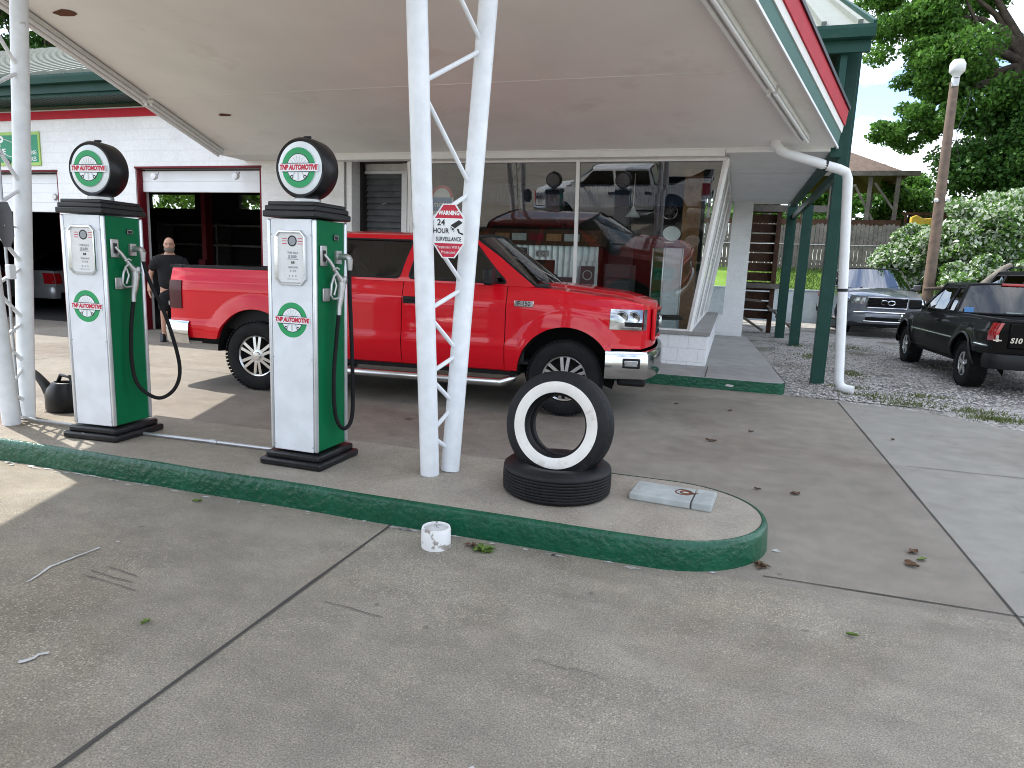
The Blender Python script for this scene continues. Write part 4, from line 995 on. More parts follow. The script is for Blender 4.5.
    w.bb((xr+Ra, -hw+.08, rock-.06), (xf-Ra, hw-.08, zf_+.08)); w.bb((xR+.15, -hw+.42, rock), (xF-.25, hw-.42, zf_+.06)); w.bb((xf+Ra*.9, -hw+.12, zb_front-.15), (xF-.22, hw-.12, zb_front+.04)); w.bb((xR+.1, -hw+.1, zb_rear-.05), (xr-Ra*.95, hw-.1, zb_rear+.04))
    # axle beam
    for a in (xr, xf): w.tube([(a, -hw+.2, Rt), (a, hw-.2, Rt)], .05, 10)
    w.build('chassis_lightblock', 'well', T)
    # inner door wall (blocks light) and seats
    xb, xc, xd, zr = P['xb'], P['xc'], P['xd'], P['zr']
    i = MB(); Bm = lerp_tab(belt, (xa+xd)/2)
    for s in (-1, 1): i.bb((xd+.05, s*(hw-.12), zf_+.02), (xa-.1, s*(hw-.09), Bm-.04))
    i.bb((xd+.02, -hw+.1, zf_), (xa-.05, hw-.1, zf_+.03)); i.bb((xa-.35, -hw+.12, Bm-.35), (xa-.02, hw-.12, Bm-.04))
    for sx in P['seats']:
        for yy in (-.42, .42):
            i.box((sx, yy*hw, zf_+.3), (.5, .5*hw, .2)); i.box((sx-.27, yy*hw, zf_+.62), (.14, .48*hw, .65), ry=R(-12)); i.box((sx-.36, yy*hw, zf_+1.0), (.09, .26*hw, .17))
    i.box((xd+.03, 0, (zf_+Bm)/2), (.03, 2*hw-.2, Bm-zf_-.05))
    i.lathe([(.17, -.012), (.182, 0), (.17, .012), (.158, 0)], 24, 'X', (xa-.5, .4*hw, Bm+.02), closed=True)
    i.build('cabin', 'interior', T, bevel=.015)
    # --- greenhouse
    yt = P.get('yt', hw-.26); yb_ = hw-.065
    Bb = lambda x: lerp_tab(belt, x)
    def gy(x, z): 
        B_ = Bb(x); t = min(1, max(0, (z-B_)/(zr-B_))); return yb_+(yt-yb_)*(t**1.25)
    outline = P['outline']; wins = P['wins']
    def panel(mb, s, outer, holes, off=0):
        bm = bmesh.new(); loops = []
        for poly in [outer]+holes:
            n = len(poly); vs = []
            for k in range(n):
                a, c = poly[k], poly[(k+1) % n]; m = max(1, int(math.hypot(c[0]-a[0], c[1]-a[1])/.08))
                for q in range(m):
                    x, z = a[0]+(c[0]-a[0])*q/m, a[1]+(c[1]-a[1])*q/m; vs.append(bm.verts.new((x, 0, z)))
            for k in range(len(vs)): bm.edges.new((vs[k], vs[(k+1) % len(vs)]))
        bmesh.ops.triangle_fill(bm, edges=bm.edges[:], use_beauty=True)
        bm.verts.index_update()
        mb.add([(v.co.x, s*(gy(v.co.x, v.co.z)+off), v.co.z) for v in bm.verts], [tuple(v.index for v in f.verts) for f in bm.faces]); bm.free()
    def rnd(poly, r=.045):
        out = []
        n = len(poly)
        for k in range(n):
            a, b_, c = Vector(poly[k-1]), Vector(poly[k]), Vector(poly[(k+1) % n])
            d1 = (a-b_); d2 = (c-b_); q = min(r, d1.length*.4, d2.length*.4); p1 = b_+d1.normalized()*q; p2 = b_+d2.normalized()*q
            for t in (0, .25, .5, .75, 1): out.append(tuple(p1*(1-t)**2+b_*2*t*(1-t)+p2*t*t))
        return out
    wins = [rnd(w_) for w_ in wins]
    c = MB()
    for s in (-1, 1): panel(c, s, outline, wins)
    # roof: crowned sheet with rolled edge
    ze = outline_top = zr; rows = []
    for k in range(25):
        x = xc+(xb-xc)*k/24; e = .03*max(0, abs(2*k/24-1)-.7)/.3
        rows.append([(x + .10*(1-v*v)*((k/24)**3), gy(x, zr)*v, zr + P.get('rcrown', .055)*(1-abs(v)**3.5)*(1-.35*(2*k/24-1)**4)) for v in np.linspace(-1, 1, 25)])
    c.grid(rows); front_edge = rows[-1]; rear_edge = rows[0]
    rz_ = c.build('roof', paint, T, smooth=45)
    # side glass
    for s in (-1, 1):
        for wn in wins:
            gl = MB(); panel(gl, s, wn, [], -.012); wo = gl.build('window', P.get('glass', 'carglass'), T, smooth=60); sl = MB(); sl.tube([(x, s*(gy(x, z)-.003), z) for x, z in wn+[wn[0]]], .012, 6, cap=False); sl.build('window_seal', 'plastic', wo)
    # seals

    # windshield and rear glass
    def bowed(edge_top, xbase, zbase, bow, name, m, wb):
        rows = []
        for k in range(9):
            t = k/8; row = []
            for j, v in enumerate(np.linspace(-1, 1, 25)):
                p = Vector(edge_top[j]); q = Vector((xbase+bow*(1-v*v), wb*v, zbase)); row.append(p.lerp(q, t))
            rows.append(row)
        gmb = MB(); gmb.grid(rows); o = gmb.build(name, m, T, smooth=80); fb = MB()
        for row in (rows[0], rows[-1]): fb.tube(row, .018, 6)
        for j in (0, -1): fb.tube([r_[j] for r_ in rows], .02, 6)
        fb.build('glass_seal', 'plastic', o)
    xo = [p for p in outline]
    bowed(front_edge, xa-.02, Bb(xa)+.02, .16, 'windshield', P.get('wglass', 'carglass2'), gy(xa, Bb(xa))-.02)
    bowed(rear_edge, xd+.01, Bb(xd)+.03, -.05 if not wag else -.08, 'rear_window', P.get('rglass', 'carglass'), gy(xd, Bb(xd))-.02)
    cw = MB(); cw.bb((xa-.1, -hw+.12, Bb(xa)-.05), (xa+.13, hw-.12, Bb(xa)+.015)); cw.build('cowl', 'plastic', T)
    if P.get('wiper', True):
        wp = MB()
        for yy in (-.45, .25): wp.tube([(xa+.09, yy, Bb(xa)+.05), (xa-.06, yy+.35, Bb(xa)+.13)], .008, 6)
        wp.build('wiper', 'plastic', T, pieces=True)
    # mirrors
    for s in (-1, 1):
        m_ = MB(); mx = P['mx']; mz = Bb(mx)+.07; m_.box((mx, s*(hw+.13), mz+.02), (.09, .20, .17)); m_.beam((mx+.03, s*(hw-.06), mz-.03), (mx+.02, s*(hw+.08), mz), .05, .06)
        m_.build('mirror', P.get('mirror', 'plastic'), T, bevel=.03)
    # lights: skins wrapped round the corners
    def patch_side(nm, m, x0, x1, z0, z1, off, slant=0, both=True):
        for s in (-1, 1):
            b_ = MB(); rows = []
            for q in np.linspace(x0, x1, 12):
                rows.append([(q, s*(wid(q, z)+off), z) for z in np.linspace(z0+slant*(q-x0)*0, z1, 8)])
            rows.append([(x1, s*(wid(x1, z)-.03), z) for z in np.linspace(z0, z1, 8)]); rows.insert(0, [(x0, s*(wid(x0, z)-.03), z) for z in np.linspace(z0, z1, 8)])
            o = b_; o.grid(rows); yield s, o
    hx0, hx1, hz0, hz1, hin = P['head']
    for s, mb in patch_side('headlight', 'lampglass', hx0, xside1, hz0, hz1, .008):
        rows = []
        xe = xside1
        for v in np.linspace(1, hin, 12):
            rows.append([(xe+nb*(1-abs(v)**2.3)+.012, s*wid(xe, z)*v, z) for z in np.linspace(hz0, hz1, 8)])
        mb.grid(rows); h = mb.build('headlight', 'lampglass', T, smooth=60)
        d = MB(); zz = (hz0+hz1)/2; hh = hz1-hz0
        for q in (.35, .72):
            x = hx0+(xside1-hx0)*q; d.lathe([(0, .01), (hh*.26, .004), (hh*.30, .018), (hh*.33, 0)], 18, 'Y', (x, s*(wid(x, zz)+.012), zz+.02))
        xq = (hx0+xside1)/2; d.box((xq, s*(wid(xq, hz0)+.012), hz0+.012), (xside1-hx0, .012, .02), rz=0)
        d.build('reflector', ['chrome'], h)
        dk = MB(); dk.box((xq+.05, s*(wid(xq, zz)+.009), zz-.045), ((xside1-hx0)*.7, .008, hh*.22)); dk.build('lamp_bezel', 'plastic', h)
    tx1, tz0, tz1, tm = P['taill']
    for s, mb in patch_side('taillight', tm, xside0, tx1, tz0, tz1, .012):
        rows = []
        for v in np.linspace(1, 1-P.get('tin', .12), 5): rows.append([(xside0-tb*(1-abs(v)**4)-.014, s*(wid(xside0, z)*v), z) for z in np.linspace(tz0, tz1, 8)])
        mb.grid(rows); tl = mb.build('taillight', tm, T, smooth=60)
        d = MB(); d.box((xside0-.028, s*(wid(xside0, tz0)*(1-P.get('tin', .12)/2)), tz0+.05), (.012, P.get('tin', .12)*hw*.8, .05)); d.build('reverse_lamp', 'lampglass', tl)
    # grille
    gz0, gz1, gw = P['grille']; xg = xF+.005
    gm = MB(); rows = []
    for z in np.linspace(gz0, gz1, 5): rows.append([(xside1+nb*(1-abs(v)**2.3)+.014, v*hw, z) for v in np.linspace(-gw, gw, 15)])
    gm.grid(rows); gr = gm.build('grille', P.get('grillem', 'well'), T, smooth=60)
    bars = MB()
    if P.get('mesh'):
        for v in np.linspace(-gw, gw, 17): bars.tube([(xside1+nb*(1-abs(v)**2.3)+.02, v*hw, z) for z in (gz0, gz1)], .007, 5)
        for z in np.linspace(gz0, gz1, 8): bars.tube([(xside1+nb*(1-abs(v)**2.3)+.02, v*hw, z) for v in np.linspace(-gw, gw, 11)], .006, 5)
    else:
        for z in np.linspace(gz0+.04, gz1-.04, 4): bars.tube([(xside1+nb*(1-abs(v)**2.3)+.02, v*hw, z) for v in np.linspace(-gw, gw, 11)], .012, 6)
    bars.build('grille_bar', 'plastic', gr)
    fr = MB(); loop = [(v*hw, z) for v, z in ((-gw, gz0), (0, gz0), (gw, gz0), (gw, gz1), (0, gz1), (-gw, gz1), (-gw, gz0))]
    fr.tube([(xside1+nb*(1-abs(y/hw)**2.3)+.02, y, z) for y, z in loop], .022, 8); fr.build('grille_frame', P.get('framem', 'chrome'), gr)
    # bumpers swept round the corners
    def bumper(nm, m, z0, z1, front, xs0, out, th=.05):
        pl = []
        if front:
            for x in np.linspace(xs0, xside1, 7): pl.append((x, -(wid(x, z1)+out*.4)))
            for v in np.linspace(-1, 1, 23)[0:]: pl.append((xside1+nb*(1-abs(v)**2.6)+out, v*(wid(xside1, z1)+out*.2)))
            for x in np.linspace(xside1, xs0, 7): pl.append((x, wid(x, z1)+out*.4))
        else:
            for x in np.linspace(xs0, xside0, 5): pl.append((x, -(wid(x, z1)+out*.3)))
            for v in np.linspace(-1, 1, 23): pl.append((xside0-tb*(1-abs(v)**4)-out*min(1, (1.02-abs(v))*6+.3), v*(wid(xside0, z1)+out*.2)))
            for x in np.linspace(xside0, xs0, 5): pl.append((x, wid(x, z1)+out*.3))
        cx = (xs0, 0); prof = [(z0, -th), (z0, -.012), (z0+.03, 0), ((z0+z1)/2, .014), (z1-.03, .004), (z1, -.015), (z1+.004, -th)]
        b_ = MB(); rows = []
        for k, p in enumerate(pl):
            a = pl[max(k-1, 0)]; c_ = pl[min(k+1, len(pl)-1)]; t = Vector((c_[0]-a[0], c_[1]-a[1]))
            if t.length < 1e-6: t = Vector((0, 1))
            t.normalize(); n = Vector((t.y, -t.x))*(1 if front else -1)
            rows.append([(p[0]+n.x*o, p[1]+n.y*o, z) for z, o in prof])
        b_.grid(rows); return b_.build(nm, m, T, smooth=50)
    fb = P['fbump']; bo = bumper('front_bumper', fb[0], fb[1], fb[2], True, fb[3], fb[4])
    if P.get('fog'):
        for s in (-1, 1):
            xw = xside1-.02+P.get('fogx', 0); fy = wid(xw, fb[2])+fb[4]*.4+.012; fa = -s*.16
            f_ = MB(); f_.box((xw, s*fy, P['fog']), (.18, .03, .10), rz=fa); fo = f_.build('fog_lamp', 'plastic', bo, bevel=.012)
            f_ = MB(); f_.box((xw, s*(fy+.014), P['fog']), (.13, .012, .06), rz=fa); f_.build('fog_lens', 'lampglass', fo, bevel=.01)
    va = MB(); va.bb((xf+Ra+.03, -hw+.1, fb[1]-.09), (xF-.06, hw-.1, fb[1]+.03)); va.build('air_dam', 'plastic', T, bevel=.03)
    rb = P['rbump']; bumper('rear_bumper', rb[0], rb[1], rb[2], False, rb[3], rb[4])
    # pickup bed
    if not wag:
        x0, x1 = xR+.10, P['bed']; zb = zb_rear+.12; Bt = lerp_tab(belt, x0)
        bd = MB(); bd.bb((x0, -hw+.12, zb), (x1, hw-.12, zb+.02))
        for s in (-1, 1): bd.bb((x0, s*(hw-.14), zb), (x1, s*(hw-.115), Bt-.01))
        bd.bb((x1-.02, -hw+.12, zb), (x1, hw-.12, Bt)); bd.bb((x0, -hw+.12, zb), (x0+.03, hw-.12, Bt-.02)); bd.build('bed_liner', 'plastic', T)
        rl = MB()
        for s in (-1, 1):
            pts = [(x, s*(wid(x, lerp_tab(belt, x))-.065), lerp_tab(belt, x)+.008) for x in np.linspace(x0-.05, x1, 12)]
            for p, q in zip(pts, pts[1:]): rl.beam(p, q, .13, .035)
        rl.beam((xR+.05, -hw+.1, Bt+.006), (xR+.05, hw-.1, Bt+.006), .09, .03)
        rl.build('bed_rail', P.get('railm', 'plastic'), T, smooth=50)
        tg = MB(); tg.bb((xR-.012, -hw+.2, zb_rear+.10), (xR+.02, hw-.2, Bt-.03)); tgo = tg.build('tailgate', paint, T, bevel=.02)
        h = MB(); h.box((xR-.02, 0, Bt-.14), (.03, .26, .09)); h.build('tailgate_handle', 'plastic', tgo, bevel=.01)
        cb = MB(); cb.bb((xd-.03, -yb_+.02, zf_), (xd+.01, yb_-.02, Bb(xd)+.03)); cb.build('cab_back', paint, T)
        bl = MB(); bl.box((xc-.01, 0, zr+.02), (.05, .34, .04)); bl.build('brake_light', 'redlamp', T, bevel=.01)
        cabside = None
    else:
        tg = MB(); B_ = lerp_tab(belt, xside0); rows = []
        for k in range(9):
            t = k/8; z = B_+(zb_rear-B_)*t; w_ = wid(xside0, z); rows.append([(xside0-tb*(1-abs(v)**4), w_*v, z) for v in np.linspace(-1, 1, 21)])
        top = [(xd-.02, (gy(xd, Bb(xd))-.02)*v, Bb(xd)+.03) for v in np.linspace(-1, 1, 21)]
        tg.grid([top]+rows); tgo = tg.build('tailgate', paint, T, smooth=40)
        pl_ = MB(); pl_.box((xR-.02, 0, (B_+zb_rear)/2+.05), (.02, .42, .16)); pl_.build('number_plate', 'signwhite', tgo)
        if P.get('rack'):
            rk = MB()
            for s in (-1, 1): rk.tube([(x, s*(yt-.03), zr+z) for x, z in ((xc+.2, .04), (xc+.3, .09), (xb-.5, .10), (xb-.3, .05))], .018, 8)
            rk.build('roof_rack', 'chrome', T, pieces=True)
    # running board
    if P.get('step'):
        for s in (-1, 1):
            st = MB(); z, y = P['step'], hw+.005; st.tube([(xr+Ra+.05, s*(y-.12), z+.04), (xr+Ra+.16, s*y, z), (xf-Ra-.16, s*y, z), (xf-Ra-.05, s*(y-.12), z+.04)], .042, 14)
            for x in (-.6, .6): st.beam((x, s*(y-.25), z+.1), (x, s*y, z), .05, .02)
            st.build('running_board', 'rim', T, smooth=60)
    # mouldings
    if P.get('mould'):
        for s in (-1, 1):
            ml = MB(); z = P['mould']
            for a, c_ in ((xr+Ra+.02, xf-Ra-.02), (xR+.12, xr-Ra-.03)):
                n = 10; pts = [(a+(c_-a)*k/n, s*(wid(a+(c_-a)*k/n, z)+.006), z) for k in range(n+1)]; ml.tube(pts, .014, 6)
            ml.build('side_moulding', 'rim', T, pieces=True)
    if P.get('lip'):
        lp = MB()
        for s in (-1, 1):
            for a in (xr, xf): lp.tube([(a+math.cos(q)*(Ra+.012), s*(wid(a+math.cos(q)*(Ra+.01), zc+math.sin(q)*(Ra+.01))+.006), zc+math.sin(q)*(Ra+.012)) for q in np.linspace(.05, PI-.05, 22)], .017, 6)
        lp.build('arch_lip', P['lip'], T, pieces=True)
    # wheels
    w0 = None
    for a in (xr, xf):
        for s in (-1, 1):
            y = s*(hw-P['tw']/2-.015)
            if w0 is None: w0 = wheel(T, a, y, Rt, P['rim'], P['tw'], s, True, P.get('style', 'six'))
            else: wheel(T, a, y, Rt, 0, 0, s, copyof=w0)
    P['_wid'] = wid
    return T
def side_text(T, txt, x, z, size, y, m, parent=None, back=None):
    b = MB(); F = FRONT if y < 0 else Matrix.Rotation(PI, 4, 'Z') @ FRONT
    put_text(b, txt, (x, y, z), size, F, bold=size*.02); return b.build('lettering', m, parent or T, smooth=0, fix=False)

F150 = dict(hw=1.0, xF=2.645, xR=-2.92, xr=-1.765, xf=1.765, Rt=.395, Ra=.50, rock=.44, zfront=.74, zrear=.56, paint='red', flare=.024, crown=.035, bulge=.022, nose=.13, tail=.04, round=.13,
    belt=[(-2.95, 1.36), (-1.3, 1.37), (-1.1, 1.31), (1.3, 1.31), (1.5, 1.30), (2.2, 1.24), (2.72, 1.15)], doors=[-1.12, -.01, 1.13], xa=1.42, xb=.74, xc=-1.02, xd=-1.20, zr=1.80, seats=[.35, -.55],
    outline=[(-1.20, 1.31), (1.42, 1.31), (.74, 1.80), (-1.02, 1.80)], wins=[[(-1.06, 1.345), (-.07, 1.345), (.03, 1.745), (-.96, 1.745)], [(.04, 1.345), (1.12, 1.335), (.72, 1.745), (.11, 1.745)]],
    mx=.98, head=(2.20, 0, .93, 1.13, .90), taill=(-2.70, .89, 1.21, 'smokelamp'), grille=(.82, 1.12, .62), framem='red', fbump=('chrome', .44, .715, 2.18, .075), rbump=('chrome', .49, .75, -2.60, .10), fog=.60, fogx=-.06, bed=-1.22, tw=.26, rim=.24, step=.31, railm='plastic')
ang = math.atan2(.30, 3.52); mid = Vector((-3.32, 6.60)); nrm = Vector((-math.sin(ang), math.cos(ang)))
cpt = mid + nrm*.965
TR = vehicle('pickup_truck', 'red four-door pickup parked under the canopy in front of the shop', 'pickup truck', (cpt.x, cpt.y, 0), ang, dict(F150))
b = MB(); b.box((1.32, -1.006, 1.14), (.20, .012, .06)); bd = b.build('fender_badge', 'chrome', TR, bevel=.004); side_text(TR, 'F-150', 1.32, 1.14, .06, -1.0135, 'ink', bd)
b = MB(); b.lathe([(0, .03), (.06, .028), (.075, 0)], 20, 'X', (2.665, 0, .97)); b.build('emblem', 'alu', TR)
b = MB(); b.tube([(1.22, -.86, 1.31), (1.22, -.87, 1.315)], .02, 8); b.build('antenna_base', 'plastic', TR)

WT = dict(F150); WT.update(paint='whitecar', railm='plastic', taill=(-2.66, .88, 1.22, 'redlamp'))
vehicle('white_pickup_truck', 'white pickup reflected in the shop window, behind the viewpoint', 'pickup truck', (-3.65, -1.75, 0), PI, WT)

S10 = dict(hw=.86, xF=2.42, xR=-2.50, xr=-1.50, xf=1.56, Rt=.345, Ra=.43, rock=.40, zfront=.62, zrear=.58, paint='blackcar', flare=.025, crown=.03, nose=.12, tail=.03,
    belt=[(-2.6, 1.05), (-.9, 1.05), (.7, 1.04), (1.1, 1.0), (2.4, .90)], doors=[-.28, .95], xa=1.05, xb=.42, xc=-.62, xd=-.78, zr=1.515, seats=[.1],
    outline=[(-.78, 1.05), (1.05, 1.02), (.42, 1.515), (-.62, 1.515)], wins=[[(-.68, 1.09), (-.36, 1.09), (-.32, 1.46), (-.58, 1.46)], [(-.26, 1.09), (.88, 1.08), (.42, 1.46), (-.22, 1.46)]],
    mx=.68, head=(2.05, 0, .74, .88, .55), taill=(-2.34, .78, 1.02, 'redlamp'), grille=(.70, .86, .45), fbump=('blackcar', .36, .60, 2.0, .04), rbump=('plastic', .40, .60, -2.36, .12), bed=-.80, tw=.235, rim=.185, style='five', lip='blackcap', mould=.70, tin=.05, rglass='carglass2', glass='carglass2', hdrop=.14, rcrown=.045)
S1 = vehicle('black_pickup_truck', 'black compact pickup seen from behind on the gravel at right', 'pickup truck', (4.19, 13.33, -.01), R(90+2.2), S10)
BACK = Matrix(((0, 0, -1, 0), (-1, 0, 0, 0), (0, 1, 0, 0), (0, 0, 0, 1)))
b = MB(); put_text(b, 'S10', (-2.522, .575, .79), .095, BACK, bold=.004, shear=.15)
b.prism([(.15+.7*a+.2, .787+(c-.787)*.7) for a, c in ((.62, .76), (.66, .76), (.665, .775), (.71, .775), (.705, .80), (.66, .80), (.655, .815), (.615, .815), (.61, .80), (.565, .80), (.57, .775), (.615, .775))], -2.524, -2.520, 'X'); b.build('lettering', 'chrome', S1, smooth=0)
b = MB(); b.box((-.80, .62, 1.13), (.004, .13, .08)); b.build('window_sticker', 'signblue', S1); b = MB(); b.box((-.80, .0, 1.10), (.004, .22, .03)); b.build('window_sticker', 'signwhite', S1)

QX = dict(hw=1.0, xF=2.55, xR=-2.70, xr=-1.54, xf=1.54, Rt=.40, Ra=.48, rock=.36, zfront=.60, zrear=.55, paint='greycar', wagon=True, flare=.03, crown=.06, nose=.22, tail=.10, round=.2,
    belt=[(-2.7, 1.22), (1.0, 1.24), (1.5, 1.22), (2.55, 1.06)], doors=[-1.2, -.1, 1.02], xa=1.10, xb=.45, xc=-2.2, xd=-2.52, zr=1.80, seats=[.25, -.7],
    outline=[(-2.52, 1.23), (1.10, 1.24), (.45, 1.80), (-2.2, 1.80)], wins=[[(-2.2, 1.29), (-1.25, 1.29), (-1.25, 1.73), (-2.05, 1.73)], [(-1.17, 1.29), (-.14, 1.29), (-.1, 1.73), (-1.17, 1.73)], [(-.06, 1.29), (.88, 1.29), (.46, 1.73), (-.02, 1.73)]],
    mx=.72, head=(2.0, 0, .86, 1.03, .60), taill=(-2.5, .9, 1.15, 'redlamp'), grille=(.77, 1.04, .48), wglass='suvglass', mesh=True, fbump=('greycar', .34, .66, 2.1, .03), rbump=('greycar', .4, .66, -2.5, .04), fog=.52, tw=.27, rim=.27, rack=True, mirror='greycar', handle='chrome')
Q = vehicle('suv', 'grey suv facing the street, parked behind the white downspout', 'suv', (3.92, 23.1, .03), R(-88), QX)
b = MB()
for s in (-1, 1): b.tube([(2.60, s*(.085+.085*math.cos(t)), .915+.055*math.sin(t)) for t in np.linspace(0, 2*PI, 20)], .018, 6)
b.build('emblem', 'chrome', Q)
b = MB(); b.bb((2.50, -.5, .43), (2.60, .5, .52)); b.build('lower_grille', 'well', Q, bevel=.02)
b = MB(); b.tube([(2.595, -.55, .41), (2.61, 0, .405), (2.595, .55, .41)], .014, 6); b.tube([(2.52, -.8, .64), (2.585, -.45, .655), (2.6, 0, .655), (2.585, .45, .655), (2.52, .8, .64)], .02, 6); b.build('chrome_strip', 'chrome', Q)
U2 = dict(QX); U2.update(paint='blackcar', mesh=False, rglass='carglass')
vehicle('dark_suv', 'dark suv mostly hidden beyond the black pickup at right edge', 'suv', (6.3, 17.2, .0), R(90), U2)
SD = dict(QX); SD.update(paint='silver', mesh=False, zr=1.42, hw=.9, Rt=.33, Ra=.39, belt=[(-2.7, .98), (1.0, .95), (2.55, .80)], xc=-1.4, xd=-2.0, zfront=.5, zrear=.45, rock=.26,
    outline=[(-2.0, .98), (1.10, .95), (.35, 1.42), (-1.4, 1.42)], wins=[[(-1.7, 1.0), (-.65, 1.0), (-.65, 1.37), (-1.35, 1.37)], [(-.58, 1.0), (.85, 1.0), (.35, 1.37), (-.55, 1.37)]], doors=[-.9, -.1, 1.0], head=(2.0, 0, .6, .76, .6), taill=(-2.45, .66, .92, 'redlamp'), grille=(.55, .74, .4), fbump=('silver', .25, .5, 2.1, .03), rbump=('silver', .30, .6, -2.5, .05), rack=False, fog=None, rim=.21, tw=.21, tin=.3)
vehicle('sedan', 'silver car inside the left garage bay, only its tail showing', 'car', (-16.95, 15.3, .0), R(93), SD)

#@@OBJECTS
# ------------------------------------------------------------------ loose tyres, plate, stub, can
def tyre_mesh(Rt, rr, h, ww):
    b = MB(); prof = [(rr, -h*.62), (rr+.006, -h*.80), (rr+.012, -h*.90), (rr+.018, -h*.965), (Rt*.80, -h*1.0), (Rt*.815, -h*.985), (Rt*.93, -h*.93), (Rt*.968, -h*.82)]
    n0 = len(prof)
    tread = [(.978, -.80)]
    for k in range(8):
        z0 = -.74+k*1.48/8; z1 = z0+1.48/8*.74; q = .998-.016*abs((z0+z1)/2)**2
        tread += [(q-.003, z0), (q, z0+.02), (q, z1-.02), (q-.003, z1), (q-.026, z1+.01), (q-.026, z0+1.48/8-.01)]
    tread = tread[:-2]+[(.978, .80)]
    prof += [(Rt*a, h*c) for a, c in tread] + [(r, -z) for r, z in prof[::-1]]
    prof += [(rr+.004, h*.3), (rr+.05, h*.2), (rr+.05, -h*.2), (rr+.004, -h*.3)]
    K = len(prof); vs = []; n = 72
    b.lathe(prof, n, 'Y', closed=True)
    if ww:
        for fi in range(len(b.f)):
            seg = fi//n
            if seg == 3: b.m[fi] = 1
    return b
b = tyre_mesh(.335, .185, .095, False); b.xf(Matrix.Translation((-.93, 3.965, .15+.09)) @ Matrix.Rotation(R(90), 4, 'X'))
tag(b.build('old_tyre', ['tyreold', 'whitewall'], smooth=45), 'plain black tyre lying flat on the island under the whitewall tyre', 'tyre')
b = tyre_mesh(.33, .18, .09, True); b.xf(Matrix.Translation((-.93, 3.97, .562)) @ Matrix.Rotation(R(-6), 4, 'Z') @ Matrix.Rotation(R(-9), 4, 'X'))
tag(b.build('whitewall_tyre', ['tyreold', 'whitewall'], smooth=45), 'whitewall tyre standing upright on top of another tyre', 'tyre')
T = thing('access_cover', 'pale grey painted steel cover plate lying on the island end', 'cover plate', (-.23, 4.08, .15))
b = MB(); M4 = Matrix.Translation((-.23, 4.08, .15)) @ Matrix.Rotation(R(-5), 4, 'Z')
b.box((-.06, 0, .022), (.36, .27, .044)); b.xf(M4); part(b, 'plate', 'plategrey', T, smooth=0, bevel=.008)
b = MB(); b.box((.185, 0, .024), (.115, .27, .048)); b.xf(M4); part(b, 'end_plate', 'plategrey', T, smooth=0, bevel=.008)
b = MB(); b.lathe([(.02, .0), (.028, .006), (.036, .0)], 16, 'Z', (.07, .03, .044)); b.lathe([(.045, 0), (.05, .004), (.055, 0)], 20, 'Z', (.06, .03, .044)); b.box((.12, .03, .046), (.05, .012, .006)); b.xf(M4); part(b, 'hinge', 'rust', T)
T = thing('pipe_stub', 'short white painted pipe stub standing by the kerb', 'pipe stub', (-1.40, 3.20, 0))
b = MB(); b.lathe([(.078, 0), (.081, .03), (.079, .10), (.075, .112), (.066, .112), (.064, .095)], 28, 'Z', (-1.40, 3.20, 0)); part(b, 'pipe', 'chippedpaint', T, smooth=50)
b = MB(); b.lathe([(0, .118), (.03, .115), (.065, .10)], 20, 'Z', (-1.40, 3.20, 0)); b.v = [(x+random.uniform(-.004, .004), y+random.uniform(-.004, .004), z+random.uniform(-.006, .006)) for x, y, z in b.v]; part(b, 'fill', 'chalk', T)
# black pouring can
T = thing('watering_can', 'black plastic watering can on the island behind the left pump', 'watering can', (-5.05, 4.22, .15))
b = MB(); cx, cy = -5.32, 4.24
def ring(z, rx, ry, dx=0): return [(cx+dx+rx*math.cos(a), cy+ry*math.sin(a), .15+z) for a in np.linspace(0, 2*PI, 21)]
b.grid([ring(0, .001, .001), ring(0, .135, .10), ring(.02, .15, .11), ring(.14, .15, .11, .0), ring(.20, .13, .10, .01), ring(.25, .10, .08, .03), ring(.255, .085, .065, .03), ring(.24, .08, .06, .03)])
part(b, 'body', 'blackcap', T, smooth=50)
b = MB(); b.tube([(cx-.10, cy, .25), (cx-.17, cy-.01, .36), (cx-.24, cy-.02, .44), (cx-.28, cy-.02, .455)], [.055, .04, .028, .032], 14); part(b, 'spout', 'blackcap', T, smooth=50)
b = MB(); b.tube([(cx-.06, cy, .36), (cx, cy, .46), (cx+.1, cy, .455), (cx+.15, cy, .36), (cx+.14, cy, .28)], .016, 8); part(b, 'handle', 'blackcap', T, smooth=60)

# weeds and leaves
def weed(loc, label, n=14, s=.05, m='greenleaf'):
    b = MB()
    for k in range(n):
        a = random.uniform(0, 6.28); l = s*random.uniform(.4, 1.1); z = random.uniform(.004, .03); d = Vector((math.cos(a), math.sin(a), 0)); q = Vector((-d.y, d.x, 0))*l*.25; o = Vector(loc)
        b.add([o+Vector((0, 0, .006)), o+d*l*.5+q+Vector((0, 0, z)), o+d*l+Vector((0, 0, z*.6)), o+d*l*.5-q+Vector((0, 0, z))], [(0, 1, 2, 3)])
    return tag(b.build('weed', m, smooth=0, fix=False), label, 'weed', 'weeds in the pavement')
weed((-1.14, 3.24, .0), 'small green weed growing by the white pipe stub', 30, .07); weed((-1.22, 3.28, 0), 'flat brown dead weed beside the white pipe stub', 10, .05, 'deadleaf')
weed((.28, 3.62, 0), 'brown dead weed in the joint at the rounded kerb end', 14, .06, 'deadleaf')
LB = []
